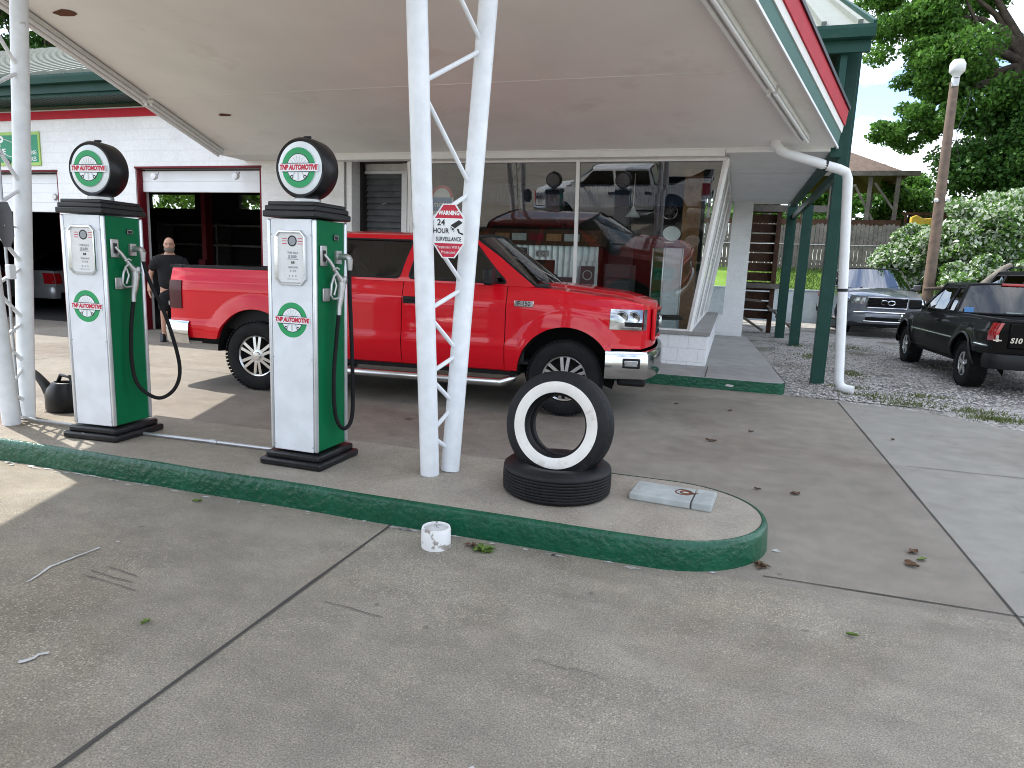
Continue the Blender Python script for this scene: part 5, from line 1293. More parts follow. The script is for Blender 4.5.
def leaf(x, y, z, s, m, label):
    b = MB(); a = random.uniform(0, 6.28); rows = []
    for k in range(7):
        t = k/6; w = math.sin(PI*min(1, t*1.05+.02))*.32*s*random.uniform(.8, 1.1); c = Vector(((t-.5)*s, 0, .006+.02*s/.06*random.uniform(.1, .6)*abs(t-.4)))
        rows.append([c+Vector((0, -w, .012*random.random())), c+Vector((0, 0, -.003)), c+Vector((0, w, .012*random.random()))])
    b.grid(rows); b.xf(Matrix.Translation((x, y, z)) @ Matrix.Rotation(a, 4, 'Z'))
    return tag(b.build('fallen_leaf', m, smooth=60, fix=False), label, 'leaf', 'fallen leaves on the concrete')
for x, y, s in ((-.06, 6.34, .10), (.55, 5.0, .085), (.30, 5.0, .05), (1.05, 3.95, .09), (1.1, 4.15, .08), (-.5, 8.0, .06), (.1, 7.9, .06), (.3, 6.9, .05), (1.6, 7.2, .05)):
    leaf(x, y, .002, s, 'deadleaf', 'curled brown dead leaf on the concrete')
for x, y, s in ((-2.17, 2.02, .05), (-3.02, 3.24, .06), (.62, 3.02, .05), (1.12, 4.05, .07), (1.75, 4.4, .05)):
    leaf(x, y, .002, s, 'greenleaf', 'small yellow green leaf fallen on the concrete')

#@@GRAVELSTUFF
def stones():
    ico = [(0, 0, 1), (.9, 0, .3), (.28, .85, .3), (-.73, .53, .3), (-.73, -.53, .3), (.28, -.85, .3), (0, 0, -.5)]
    fs = [(0, 1, 2), (0, 2, 3), (0, 3, 4), (0, 4, 5), (0, 5, 1), (6, 2, 1), (6, 3, 2), (6, 4, 3), (6, 5, 4), (6, 1, 5)]
    n = 9000; V = []; F = []; base = np.array(ico)
    Y = 9.0+rng.random(n)**1.5*9; X = .85+rng.random(n)*(1.0+(Y-8.5)*1.0).clip(1, 6)
    ok = ~((X < 1.0) & (Y > 16)) & (Y > 9.42-.06*(X-.8) - .45*np.clip(X-2.2, 0, 3)) & ((X > .85)) 
    X = X[ok]; Y = Y[ok]; n = len(X)
    r = rng.uniform(.008, .026, n); th = rng.random(n)*6.28
    c, s = np.cos(th), np.sin(th); sx = rng.uniform(.7, 1.3, n)
    vx = (base[None, :, 0]*c[:, None]*sx[:, None]-base[None, :, 1]*s[:, None])*r[:, None]+X[:, None]
    vy = (base[None, :, 0]*s[:, None]*sx[:, None]+base[None, :, 1]*c[:, None])*r[:, None]+Y[:, None]
    vz = base[None, :, 2]*r[:, None]*.8-.008+0*vx
    v = np.stack([vx, vy, vz], -1).reshape(-1, 3); f = (np.array(fs)[None]+(np.arange(n)*7)[:, None, None]).reshape(-1, 3)
    me = bpy.data.meshes.new('gravel'); me.from_pydata(v.tolist(), [], f.tolist()); me.materials.append(leaf_mat('stone', (.16, .15, .14), (.52, .50, .47), trans=0)); me.update()
    o = bpy.data.objects.new('gravel_stones', me); COL.objects.link(o); o['kind'] = 'stuff'
stones()
def grassblades(name, n, fx, hmin, hmax, m, label=None):
    V = []; F = []
    for i in range(n):
        p = fx()
        if p is None: continue
        x, y, z = p; a = random.uniform(0, 6.28); h = random.uniform(hmin, hmax); w = h*.10+.003; d = Vector((math.cos(a), math.sin(a))); bend = random.uniform(.2, .9)*h; k = len(V)
        V += [(x-d.y*w, y+d.x*w, z), (x+d.y*w, y-d.x*w, z), (x+d.x*bend*.4, y+d.y*bend*.4, z+h*.65), (x+d.x*bend, y+d.y*bend, z+h)]; F += [(k, k+1, k+2), (k, k+2, k+3)]
    me = bpy.data.meshes.new(name); me.from_pydata(V, [], F); me.materials.append(M[m]); me.update()
    o = bpy.data.objects.new(name, me); COL.objects.link(o); o['kind'] = 'stuff'; return o
tufts = [(1.9, 9.95, .35, .22), (2.35, 9.75, .45, .2), (2.9, 9.4, .5, .25), (1.7, 10.6, .25, .15), (2.6, 10.3, .35, .2), (3.4, 8.9, .5, .2), (2.0, 12.2, .2, .5), (4.2, 8.6, .5, .2), (3.0, 9.0, .3, .15), (1.6, 14.5, .25, .6), (2.6, 17, .5, .6), (1.5, 16.8, .3, .4), (2.2, 9.45, .3, .12)]
def ftuft():
    x, y, a, b = random.choice(tufts); u = random.gauss(0, .5); v = random.gauss(0, .5); return (x+u*a, y+v*b, -.015)
grassblades('weedy_grass', 4200, ftuft, .015, .055, 'weedgrass')

#@@PERSON
# ------------------------------------------------------------------ the man at the tailgate
def skin_mesh(joints, edges, radii, name, sub=2):
    me = bpy.data.meshes.new(name); me.from_pydata(joints, edges, []); o = bpy.data.objects.new(name, me); COL.objects.link(o)
    md = o.modifiers.new('s', 'SKIN'); md.use_smooth_shade = True
    for i, r in enumerate(radii):
        sv = me.skin_vertices[0].data[i]; sv.radius = r if isinstance(r, tuple) else (r, r); sv.use_root = (i == 0)
    m2 = o.modifiers.new('u', 'SUBSURF'); m2.levels = sub; m2.render_levels = sub
    dg = bpy.context.evaluated_depsgraph_get(); out = bpy.data.meshes.new_from_object(o.evaluated_get(dg)); bpy.data.objects.remove(o); return out
def person():
    T = thing('person', 'bald man with grey beard in black t-shirt and shorts by the red tailgate', 'person', (-9.22, 9.50, 0), R(-48))
    # local: facing +x, left = +y
    J = [(0, 0, .93), (.0, 0, 1.08), (.01, 0, 1.25), (.0, 0, 1.42), (.0, 0, 1.50), (.02, 0, 1.57),          # pelvis..neck 0-5
         (0, .10, .88), (.03, .13, .50), (-.01, .14, .10), (.12, .16, .035),                                   # left leg 6-9
         (0, -.10, .88), (.0, -.13, .50), (-.04, -.14, .10), (.09, -.17, .035),                                # right leg 10-13
         (0, .19, 1.41), (.05, .27, 1.14), (.24, .22, 1.02), (.32, .20, 1.02),                                 # left arm, hand resting on rail 14-17
         (0, -.20, 1.41), (-.07, -.31, 1.15), (.06, -.33, .92), (.09, -.33, .85)]                               # right arm hanging 18-21
    E = [(0, 1), (1, 2), (2, 3), (3, 4), (4, 5), (0, 6), (6, 7), (7, 8), (8, 9), (0, 10), (10, 11), (11, 12), (12, 13), (3, 14), (14, 15), (15, 16), (16, 17), (3, 18), (18, 19), (19, 20), (20, 21)]
    r = [(.13, .16), (.13, .16), (.13, .17), (.11, .15), (.06, .07), .055, .09, .062, .042, .04, .09, .062, .042, .04, .06, .045, .033, .032, .06, .045, .033, .032]
    body = skin_mesh(J, E, r, 'b')
    b = MB(); b.mesh(body)
    # fingers
    for hb, dirv, sidev in (((.32, .20, 1.02), Vector((1, -.1, -.35)), Vector((0, 1, 0))), ((.09, -.33, .85), Vector((.15, .05, -1)), Vector((1, .2, 0)))):
        o = Vector(hb); d = dirv.normalized()
        for k in range(4):
            s = sidev*(k-1.5)*.019; L_ = (.07, .08, .075, .06)[k]; bend = Vector((0, .02, -.02)); b.tube([o+s*.6, o+s+d*L_*.5, o+s+d*L_*.85+bend*.5, o+s+d*L_*1.05+bend], [.011, .0095, .008, .005], 7)
        b.tube([o-d*.02-sidev*.025, o-sidev*.05+d*.02, o-sidev*.052+d*.05], [.012, .010, .006], 7)
    # head: shaped ellipsoid joined to the body mesh
    hc = Vector((.045, 0, 1.655)); rows = []
    for i in range(19):
        th = PI*i/18; row = []
        for k in range(29):
            ph = 2*PI*k/28; x = math.sin(th)*math.cos(ph); y = math.sin(th)*math.sin(ph); z = math.cos(th)
            rx, ry, rz2 = .104, .083, .122
            f = 1.0
            if z < 0: f = 1-.16*(-z)**1.5
            px = x*rx*f + (.012 if (x > .3 and z < -.3) else 0); px += .018*math.exp(-((y/.18)**2+((z+.12)/.18)**2))*(1 if x > 0 else 0)
            px -= .010*math.exp(-(((abs(y)-.38)/.16)**2+((z-.10)/.14)**2))*(1 if x > 0 else 0)
            row.append(hc+Vector((px, y*ry*f, z*rz2)))
        rows.append(row)
    b.grid(rows)
    for s in (-1, 1): b.lathe([(0, -.012), (.02, -.008), (.03, .004), (.024, .012), (0, .008)], 12, 'Y', tuple(hc+Vector((-.01, s*.078, -.01))))
    b.build('body', 'skin', T, smooth=60)
    # clothes
    sj = [(0, 0, .86), (0, 0, 1.08), (.01, 0, 1.25), (0, 0, 1.42), (0, 0, 1.48), (0, .19, 1.415), (.045, .265, 1.18), (0, -.19, 1.415), (-.055, -.295, 1.20)]
    sm = skin_mesh(sj, [(0, 1), (1, 2), (2, 3), (3, 4), (3, 5), (5, 6), (3, 7), (7, 8)], [(.175, .205), (.19, .21), (.185, .215), (.155, .19), (.10, .125), (.10, .10), (.078, .078), (.10, .10), (.078, .078)], 's')
    b = MB(); b.mesh(sm); b.build('t_shirt', 'blackcloth', T, smooth=60)
    sh = skin_mesh([(0, 0, .97), (0, 0, .88), (0, .10, .84), (.02, .13, .50), (0, -.10, .84), (0, -.13, .50)], [(0, 1), (1, 2), (2, 3), (1, 4), (4, 5)], [(.14, .17), (.14, .17), (.12, .12), (.105, .105), (.12, .12), (.105, .105)], 'h')
    b = MB(); b.mesh(sh); b.build('shorts', 'blackcloth', T, smooth=60)
    b = MB()
    for x, y in ((.06, .155), (.03, -.16)): b.grid([[(x+rx*math.cos(a)+dx, y+ry*math.sin(a), z) for a in np.linspace(0, 2*PI, 17)] for rx, ry, z, dx in ((.14, .05, 0, 0), (.145, .055, .03, 0), (.11, .05, .07, -.02), (.06, .045, .11, -.06), (.05, .045, .13, -.065))])
    b.build('shoe', 'blackcap', T, smooth=60)
    # beard, glasses, eyes
    b = MB(); rows = []
    for i in range(8):
        z = -.055-.075*i/7; rows.append([hc+Vector(((.104+.007-.10*(i/7)**2*.4)*math.cos(p)*(1-.22*(i/7)**2)+.004, (.083+.005)*math.sin(p)*(1-.35*(i/7)**2), z)) for p in np.linspace(-1.25, 1.25, 15)])
    b.grid(rows); b.build('beard', 'beard', T, smooth=60)
    b = MB()
    for s in (-1, 1):
        b.tube([hc+Vector((.108, s*.032+.024*math.cos(a), .012+.017*math.sin(a))) for a in np.linspace(0, 2*PI, 13)], .0025, 5); b.tube([hc+Vector((.10, s*.056, .016)), hc+Vector((0, s*.082, .01))], .0025, 5)
    b.tube([hc+Vector((.112, -.009, .014)), hc+Vector((.112, .009, .014))], .0025, 5); b.build('glasses', 'ink', T)
    b = MB()
    for s in (-1, 1): b.lathe([(0, .006), (.007, .003), (.009, -.003)], 10, 'X', tuple(hc+Vector((.090, s*.031, .012))))
    b.box(tuple(hc+Vector((.106, 0, -.052))), (.012, .042, .006)); b.build('eyes', 'ink', T)
person()

#@@SIGNS
# ------------------------------------------------------------------ sign on the garage wall
def gsign():
    x0, x1, z0, z1, y = -15.3, -13.38, 3.15, 3.80, 10.585
    T = thing('garage_sign', 'green and lime signboard with white lettering on the garage wall', 'sign', ((x0+x1)/2, y, z0))
    b = MB(); b.bb((x0, y-.01, z0), (x1, y+.012, z1)); p = part(b, 'board', 'signlime', T, smooth=0)
    b = MB(); yy = y-.012
    b.add([(x0+.02, yy, z0+.06), (x1-.04, yy, z0+.06), (x1-.04, yy, z1-.06), (x0+.02, yy, z1-.06)], [(0, 1, 2, 3)], 0)
    put_text(b, 'TNP', (-14.62, yy-.002, 3.61), .28, mi=1, bold=.012); put_text(b, 'AUTOMOTIVE', (-14.78, yy-.002, 3.42), .15, mi=1, bold=.004)
    put_text(b, 'WIRING', (-13.62, yy-.002, 3.395), .11, mi=1, squash=.75, bold=.002); put_text(b, 'BRAKES', (-13.62, yy-.002, 3.275), .11, mi=1, squash=.75, bold=.002)
    b.disc((-13.73, yy-.002, 3.58), .13, n=28, mi=2, sy=1.05); b.add([(-13.79, yy-.004, 3.53), (-13.69, yy-.004, 3.53), (-13.69, yy-.004, 3.63), (-13.79, yy-.004, 3.63)], [(0, 1, 2, 3)], 1)
    part(b, 'sign_face', ['signgreen', 'signwhite', 'ink'], p, smooth=0, fix=False)
    # little car outline
    b = MB(); c = [(-15.2, 3.28), (-14.95, 3.32), (-14.75, 3.45), (-14.45, 3.45), (-14.25, 3.34), (-14.05, 3.30), (-14.02, 3.22)]
    b.tube([(x, yy-.004, z) for x, z in c], .008, 5); b.tube([(-14.6, yy-.004, 3.74), (-14.3, yy-.004, 3.66), (-14.1, yy-.004, 3.60)], .006, 5)
    for x in (-14.9, -14.25): b.disc((x, yy-.006, 3.215), .065, n=20, mi=1)
    for x in (-14.9, -14.25): b.disc((x, yy-.007, 3.215), .03, n=16, mi=0)
    part(b, 'car_emblem', ['signwhite', 'ink'], p, fix=False)
gsign()

T = thing('vehicle_lift', 'red two-post vehicle lift in the dark garage bay behind the man', 'lift', (-11.5, 14.2, 0))
for x in (-12.6, -10.2):
    b = MB(); b.bb((x-.07, 14.1, 0), (x+.07, 14.35, 3.4)); b.bb((x-.2, 13.95, 0), (x+.2, 14.5, .04)); b.bb((x-.1, 14.0, .9), (x+.1, 14.1, 1.4)); part(b, 'lift_post', 'maroon', T, smooth=0, bevel=.01)
b = MB(); b.bb((-12.6, 14.15, 3.3), (-10.2, 14.3, 3.42)); part(b, 'crossbar', 'redtrim', T, smooth=0)
T = thing('workshop_shelf', 'grey metal shelf rack along the garage rear wall', 'shelf', (-15, 17.9, 0))
for z in (.4, 1.1, 1.8, 2.4): b = MB(); b.bb((-17.5, 17.6, z), (-13, 18.2, z+.05)); part(b, 'shelf_board', 'alu', T, smooth=0)
for x in (-17.5, -15.25, -13): b = MB(); b.bb((x-.03, 17.6, 0), (x+.03, 18.2, 2.5)); part(b, 'upright', 'alu', T, smooth=0)
#@@SHOP
# ------------------------------------------------------------------ things behind the shop glass
def shop():
    a = fuel_pump((-1.02, 11.25, .78), R(36), 'green and white pump behind the glass beside the wooden column', False, 'pumpgreen', True); a.scale = (1.0, 1.0, .70)
    # plain blank globe and darker pumps
    for (x, y, lab) in ((-3.15, 12.9, 'dark pump with black globe inside the shop, left of the mullion'), (-2.02, 12.9, 'dark tall pump with grey globe inside the shop, by the drawers')):
        T = thing('display_pump', lab, 'fuel pump', (x, y, .156), 0, 'pumps kept behind the shop window')
        h = 2.28
        b = MB(); b.box((x, y, .2), (.5, .5, .09)); b.box((x, y, 1.2), (.4, .4, 2.0)); b.box((x, y, 2.22), (.46, .46, .07)); part(b, 'body', 'greyplastic' if x > -3 else 'blackcap', T, smooth=0, bevel=.01)
        b = MB(); b.lathe([(0, -.08), (.15, -.075), (.19, -.05), (.195, 0), (.19, .05), (.15, .075), (0, .08)], 32, 'Y', (x, y, 2.50)); b.lathe([(.07, 2.25), (.06, 2.33)], 16, 'Z', (x, y, 0)); part(b, 'globe', 'greyplastic' if x > -3 else 'blackcap', T, smooth=50)
    b = MB(); b.bb((-1.30, 10.95, .16), (-.78, 11.5, .775)); tag(b.build('display_plinth', 'bluewall', smooth=0, bevel=.01), 'pale blue box inside the window below the green pump', 'box')
    b = MB(); b.bb((-.88, 11.75, .16), (-.60, 12.0, 3.18)); tag(b.build('wooden_column', 'woodlight', smooth=0, bevel=.01), 'light brown wooden column inside the shop window corner', 'column')
    # corrugated counter with number plates
    T = thing('bar_counter', 'corrugated metal counter hung with plates and signs, behind the glass', 'counter', (-3.0, 11.6, .156))
    b = MB(); n = 60; x0, x1 = -4.35, -2.2
    rows = [[(x0+(x1-x0)*k/n, 11.6+.03*math.sin(k*PI/1.5), z) for k in range(n+1)] for z in (1.65, 1.9)]; b.grid(rows)
    n = 22; rows = [[(-2.95+.75*k/n, 11.6+.03*math.sin(k*PI/1.5), z) for k in range(n+1)] for z in (.3, 1.65)]; b.grid(rows); part(b, 'corrugated_front', 'corr', T)
    b = MB(); b.bb((-4.4, 11.5, 1.9), (-2.15, 12.1, 2.16)); b.bb((-4.35, 11.7, .16), (-2.2, 12.0, 1.9)); part(b, 'counter_body', 'woodbrown', T, smooth=0)
    for k, (x, z, m, w, h, t) in enumerate(((-4.0, 1.80, 'greyplastic', .2, .17, 'V'), (-3.55, 1.78, 'signback', .2, .14, ''), (-3.15, 1.76, 'plategrey', .2, .1, '000'), (-2.72, 1.12, 'signback', .36, .5, ''), (-2.36, 1.42, 'greyplastic', .24, .3, ''), (-2.36, .95, 'signback', .24, .2, ''))):
        b = MB(); b.box((x, 11.555, z), (w, .015, h)); p = part(b, 'hanging_plate', m, T, smooth=0)
        b = MB(); b.disc((x, 11.545, z), min(w, h)*.36, n=20, r2=min(w, h)*.28, mi=0)
        if t == 'V': put_text(b, 'V', (x, 11.543, z+.01), .16, mi=0, bold=.004)
        part(b, 'plate_mark', ['ink' if k in (0, 2) else 'plategrey'], p, smooth=0, fix=False)
    for k in range(7):
        b = MB(); x = -4.2+k*.31; b.box((x, 11.49, 2.03), (.26, .012, .12)); part(b, 'licence_plate', ('rust', 'woodlight', 'plategrey', 'maroon', 'woodlight', 'plategrey', 'rust')[k], T, smooth=0)
    # grey drawers
    T = thing('drawer_cabinet', 'dark grey drawer cabinet behind the glass left of the green pump', 'cabinet', (-1.85, 11.9, .156))
    b = MB(); b.bb((-2.1, 11.7, .16), (-1.62, 12.1, 1.62)); part(b, 'carcass', 'greyplastic', T, smooth=0)
    for k in range(6): b = MB(); b.bb((-2.07, 11.66, .24+k*.23), (-1.65, 11.7, .24+k*.23+.2)); part(b, 'drawer', 'greyplastic', T, smooth=0, bevel=.012)
    # hanging lamp
    T = thing('pendant_lamp', 'small white pendant lamp hanging inside the shop window', 'lamp', (-1.75, 12.2, 2.45))
    b = MB(); b.lathe([(.02, 2.62), (.05, 2.55), (.13, 2.45), (.125, 2.44), (0, 2.5)], 20, 'Z', (-1.75, 12.2, 0)); part(b, 'shade', 'white', T, smooth=50)
    b = MB(); b.tube([(-1.75, 12.2, 2.6), (-1.75, 12.2, 3.18)], .008, 6); part(b, 'rod', 'white', T)
    # round hanging emblem right of column and the sign near the door
    T = thing('window_sign', 'round-topped blue and red sign in the window behind the warning sign', 'sign', (-4.72, 10.75, 2.2))
    b = MB(); y = 10.74; b.bb((-4.92, y, 1.95), (-4.52, y+.02, 2.62)); b.disc((-4.72, y-.001, 2.60), .20, n=30, mi=1, a0=0, a1=PI); b.disc((-4.72, y-.003, 2.60), .15, n=30, mi=0, a0=0, a1=PI)
    b.add([(-4.90, y-.004, 2.38), (-4.54, y-.004, 2.38), (-4.54, y-.004, 2.60), (-4.90, y-.004, 2.60)], [(0, 1, 2, 3)], 2); b.add([(-4.90, y-.004, 2.10), (-4.54, y-.004, 2.16), (-4.54, y-.004, 2.20), (-4.90, y-.004, 2.14)], [(0, 1, 2, 3)], 1)
    b.m = b.m; part(b, 'board', ['signwhite', 'signred', 'signblue'], T, smooth=0, fix=False)
    b = MB(); put_text(b, 'motor', (-4.72, y-.006, 2.49), .13, shear=.2, squash=.9, bold=.002); part(b, 'lettering', 'signwhite', T, smooth=0, fix=False)
shop()

#@@BACKYARD
# ------------------------------------------------------------------ behind the lot
def yard():
    # lawn bank
    b = MB(); b.grid([[(x, y, z+random.uniform(-.03, .03)) for x in np.linspace(-8, 14, 30)] for y, z in ((26.05, 1.06), (26.6, 1.25), (27.4, 1.6), (28, 1.85), (32, 2.1), (60, 2.2))]); struct(b.build('lawn', 'lawn', smooth=60))
    def fl():
        y = random.uniform(26.1, 28); return (random.uniform(.5, 4), y, 1.08+(y-26.1)*.42)
    grassblades('lawn_grass', 5000, fl, .04, .11, 'grass')
    b = MB(); b.bb((-4, 25.9, -.1), (5.0, 26.05, 1.08)); b.bb((-4, 25.87, 1.08), (5.0, 26.07, 1.13)); tag(b.build('retaining_wall', 'bluewall', smooth=0, bevel=.01), 'low pale blue retaining wall below the bright lawn', 'retaining wall')
    T = thing('wooden_fence', 'weathered grey picket fence on the bank behind the suv', 'fence', (2, 28, 1.85))
    b = MB(); x = -3.0
    while x < 8.2:
        w = random.uniform(.13, .15); t = 3.5+random.uniform(-.05, .05); b.prism([(x, 1.78), (x+w-.012, 1.78), (x+w-.012, t-.04), (x+w/2, t+.02), (x, t-.04)], 28-.01+random.uniform(-.012, .012), 28.02, 'Y'); x += w
    part(b, 'pickets', 'wood', T, smooth=0)
    b = MB(); b.bb((-3, 28.03, 2.1), (8.2, 28.07, 2.2)); b.bb((-3, 28.03, 3.0), (8.2, 28.07, 3.1)); part(b, 'rail', 'wood', T, smooth=0)
    b = MB(); b.tube([(-3, 27.97, 2.75), (8, 27.97, 2.78)], .012, 5); part(b, 'wire', 'alu', T)
    for x in (-1.0, 1.4, 3.8, 6.2): b = MB(); b.bb((x, 28.05, 1.7), (x+.1, 28.15, 3.55)); part(b, 'fence_post', 'wood', T, smooth=0)
    # pavilion with hip roof
    T = thing('deck_pavilion', 'raised wooden deck shelter with brown hip roof beyond the fence', 'shelter', (3, 33, 2))
    ex, wx, y0, y1 = 5.95, -1.5, 30.0, 36; ze = 5.62
    b = MB(); cx, cy = (ex+wx)/2, (y0+y1)/2
    E0 = [(wx, y0, ze), (ex, y0, ze), (ex, y1, ze), (wx, y1, ze)]; rid = [(cx-1.2, cy, 7.2), (cx+1.2, cy, 7.2)]
    b.add(E0+rid, [(0, 1, 5, 4), (1, 2, 5), (2, 3, 4, 5), (3, 0, 4)]); part(b, 'roof', 'shingle', T, smooth=0)
    b = MB(); b.add([(x, y, z-.1) for x, y, z in E0]+[(x, y, z-.12) for x, y, z in rid], [(4, 5, 1, 0), (5, 2, 1), (5, 4, 3, 2), (4, 0, 3)]); part(b, 'ceiling', 'woodbrown', T, smooth=0, fix=False)
    b = MB(); b.bb((wx-.1, y0-.06, ze-.12), (ex+.45, y0+.04, ze+.06)); b.bb((ex, y0-.05, ze-.14), (ex+.08, y1, ze+.05)); part(b, 'fascia', 'wood', T, smooth=0)
    for x in (-1.2, 1.2, 3.4, 4.75, 5.72):
        for y in (y0+.2, y1-.3):
            if x in (3.4, 4.75) and y > 33: continue
            b = MB(); b.beam((x, y, 2.2), (x, y, ze-.1), .14, .14, (0, 1, 0)); part(b, 'post', 'wood', T, smooth=0)
    b = MB(); b.beam((5.7, y0+.15, 4.2), (4.9, y0+.15, 5.25), .06, .08); b.beam((5.0, y0+.2, 3.8), (4.2, y0+.2, 5.2), .05, .08); b.beam((4.2, y0+.1, 5.15), (4.9, y1-.4, 5.2), .1, .1); part(b, 'brace', 'wood', T, smooth=0, pieces=True)
    b = MB(); b.bb((wx, y0, 2.9), (ex+2.0, y1, 3.05)); b.bb((wx, y0, 3.62), (ex, y0+.06, 3.85)); part(b, 'deck', 'woodbrown', T, smooth=0)
    b = MB(); b.bb((ex, y0-.02, 4.05), (8.0, y0+.08, 4.15)); x = ex+.1
    while x < 8.0: b.bb((x, y0, 3.3), (x+.09, y0+.06, 4.1)); x += .22
    part(b, 'railing', 'woodbrown', T, smooth=0)
    T = thing('yellow_toy', 'bright yellow plastic slide on the deck behind the fence', 'toy', (6.45, 29.2, 3.4))
    b = MB(); b.prism([(6.1, 3.55), (6.1, 3.9), (6.25, 3.98), (6.5, 3.85), (6.75, 3.88), (6.85, 3.75), (6.85, 3.55)], 29.1, 29.4, 'Y'); part(b, 'slide', 'yellow', T, smooth=0, bevel=.03)
    b = MB(); b.bb((6.2, 29.15, 2.0), (6.75, 29.35, 3.55)); part(b, 'stand', 'woodbrown', T, smooth=0)
    # slatted wooden stair behind the walkway
    T = thing('wooden_staircase', 'dark brown slatted wooden staircase behind the white pier', 'staircase', (.7, 20.2, 0))
    b = MB(); z = .35
    while z < 3.3: b.bb((.1, 20.3, z), (1.0, 20.34, z+.225)); z += .262
    part(b, 'slats', 'woodbrown', T, smooth=0)
    for x in (.05, 1.0): b = MB(); b.bb((x, 20.1, -.05), (x+.12, 20.3, 3.35)); part(b, 'post', 'woodbrown', T, smooth=0)
    b = MB(); b.bb((.0, 19.95, 1.2), (1.38, 20.1, 1.33)); b.bb((.3, 20.05, 3.25), (2.2, 20.2, 3.42)); part(b, 'handrail', 'wood', T, smooth=0)
    b = MB(); b.beam((.95, 19.9, .75), (1.75, 19.9, .05), .06, .24, (0, 1, 0)); b.beam((.1, 19.9, .55), (.9, 19.9, .05), .06, .2, (0, 1, 0)); b.beam((.1, 19.95, .9), (.8, 19.95, .85), .06, .2, (0, 1, 0)); part(b, 'stringer', 'wood', T, smooth=0)
    b = MB(); 
    for k in range(4): b.bb((1.0+k*.2, 19.7, .60-k*.17), (1.25+k*.2, 20.2, .64-k*.17))
    part(b, 'treads', 'wood', T, smooth=0)
    # utility pole
    T = thing('utility_pole', 'leaning brown wooden utility pole with white lamp head on top', 'utility pole', (5.2, 23.5, 0))
    b = MB(); b.tube([(5.28, 22, 0), (5.26, 22, 2.5), (5.2, 22, 6.85)], [.15, .14, .11], 14); part(b, 'pole', 'pole', T, smooth=60)
    b = MB(); b.lathe([(.08, 6.93), (.10, 7.0), (.15, 7.05), (.19, 7.10), (.19, 7.28), (.13, 7.38), (0, 7.40)], 20, 'Z', (5.2, 21.9, 0)); part(b, 'lamp_head', 'tube', T, smooth=45); b = MB(); b.box((5.2, 21.95, 6.84), (.17, .17, .26)); part(b, 'ballast', 'alu', T, bevel=.02)
    b = MB(); b.lathe([(.05, 0), (.06, .05), (.03, .1)], 12, 'Z', (5.4, 21.85, 3.75)); b.lathe([(.05, 0), (.06, .05), (.03, .1)], 12, 'Z', (5.12, 21.85, 3.72)); part(b, 'insulator', 'white', T, pieces=True)
    b = MB(); b.tube([(5.22, 21.9, 6.9)]+[(5.5+.1*math.sin(k), 21.9, 6.9-k*.3) for k in range(1, 8)], .008, 4); part(b, 'wire', 'blackcap', T)
    b = MB(); b.tube([(1.5, 34, 6.1), (6, 33, 6.4), (12, 32, 6.9)], .012, 4); tag(b.build('overhead_wire', 'blackcap'), 'thin overhead wire crossing above the deck shelter roof', 'wire')
yard()

# ------------------------------------------------------------------ trees
def leaves(name, clumps, size, m, parent=None, per=None, squash=.6, thick=False):
    """clumps: (cx,cy,cz, r, n) -- folded leaf quads scattered through every clump"""
    P = []
    for cx, cy, cz_, r, n in clumps:
        d = rng.normal(size=(n, 3)); d /= np.linalg.norm(d, axis=1)[:, None]; q = d*(r*rng.random(n)**.45)[:, None]*np.array([1, 1, squash]); P.append(q+np.array([cx, cy, cz_]))
    P = np.concatenate(P); n = len(P)
    u = rng.normal(size=(n, 3)); u[:, 2] -= .35; u /= np.linalg.norm(u, axis=1)[:, None]
    w = rng.normal(size=(n, 3)); w[:, 2] *= .4; w -= (w*u).sum(1)[:, None]*u; w /= np.linalg.norm(w, axis=1)[:, None]
    k = np.cross(u, w); s = size*rng.uniform(.45, 1.4, n)[:, None]
    a = P-u*s*.6; b = P+w*s*.38+k*s*.12; c = P+u*s*.6; d = P-w*s*.38+k*s*.12
    V = np.stack([a, b, c, d], 1).reshape(-1, 3); F = np.arange(n*4).reshape(n, 4)
    if parent is not None:
        mi = np.array(_root[parent.name].inverted()); V = V@mi[:3, :3].T+mi[:3, 3]
    me = bpy.data.meshes.new(name); me.vertices.add(n*4); me.vertices.foreach_set('co', V.ravel()); me.loops.add(n*4); me.loops.foreach_set('vertex_index', F.ravel())
    me.polygons.add(n); me.polygons.foreach_set('loop_start', np.arange(n)*4); me.materials.append(M[m]); me.update(calc_edges=True); me.validate()
    o = bpy.data.objects.new(name, me); COL.objects.link(o)
    if parent is not None: o.parent = parent; _root[o.name] = _root[parent.name]
    return o
def crown_clumps(c, r, n, cr, leavesn, shell=.55):
    out = []
    for i in range(n):
        d = rng.normal(size=3); d /= np.linalg.norm(d); q = d*np.array(r)*(shell+(1-shell)*rng.random()); k = cr*rng.uniform(.6, 1.35)
        out.append((c[0]+q[0], c[1]+q[1], c[2]+q[2], k, int(leavesn*(k/cr)**2)))
    return out
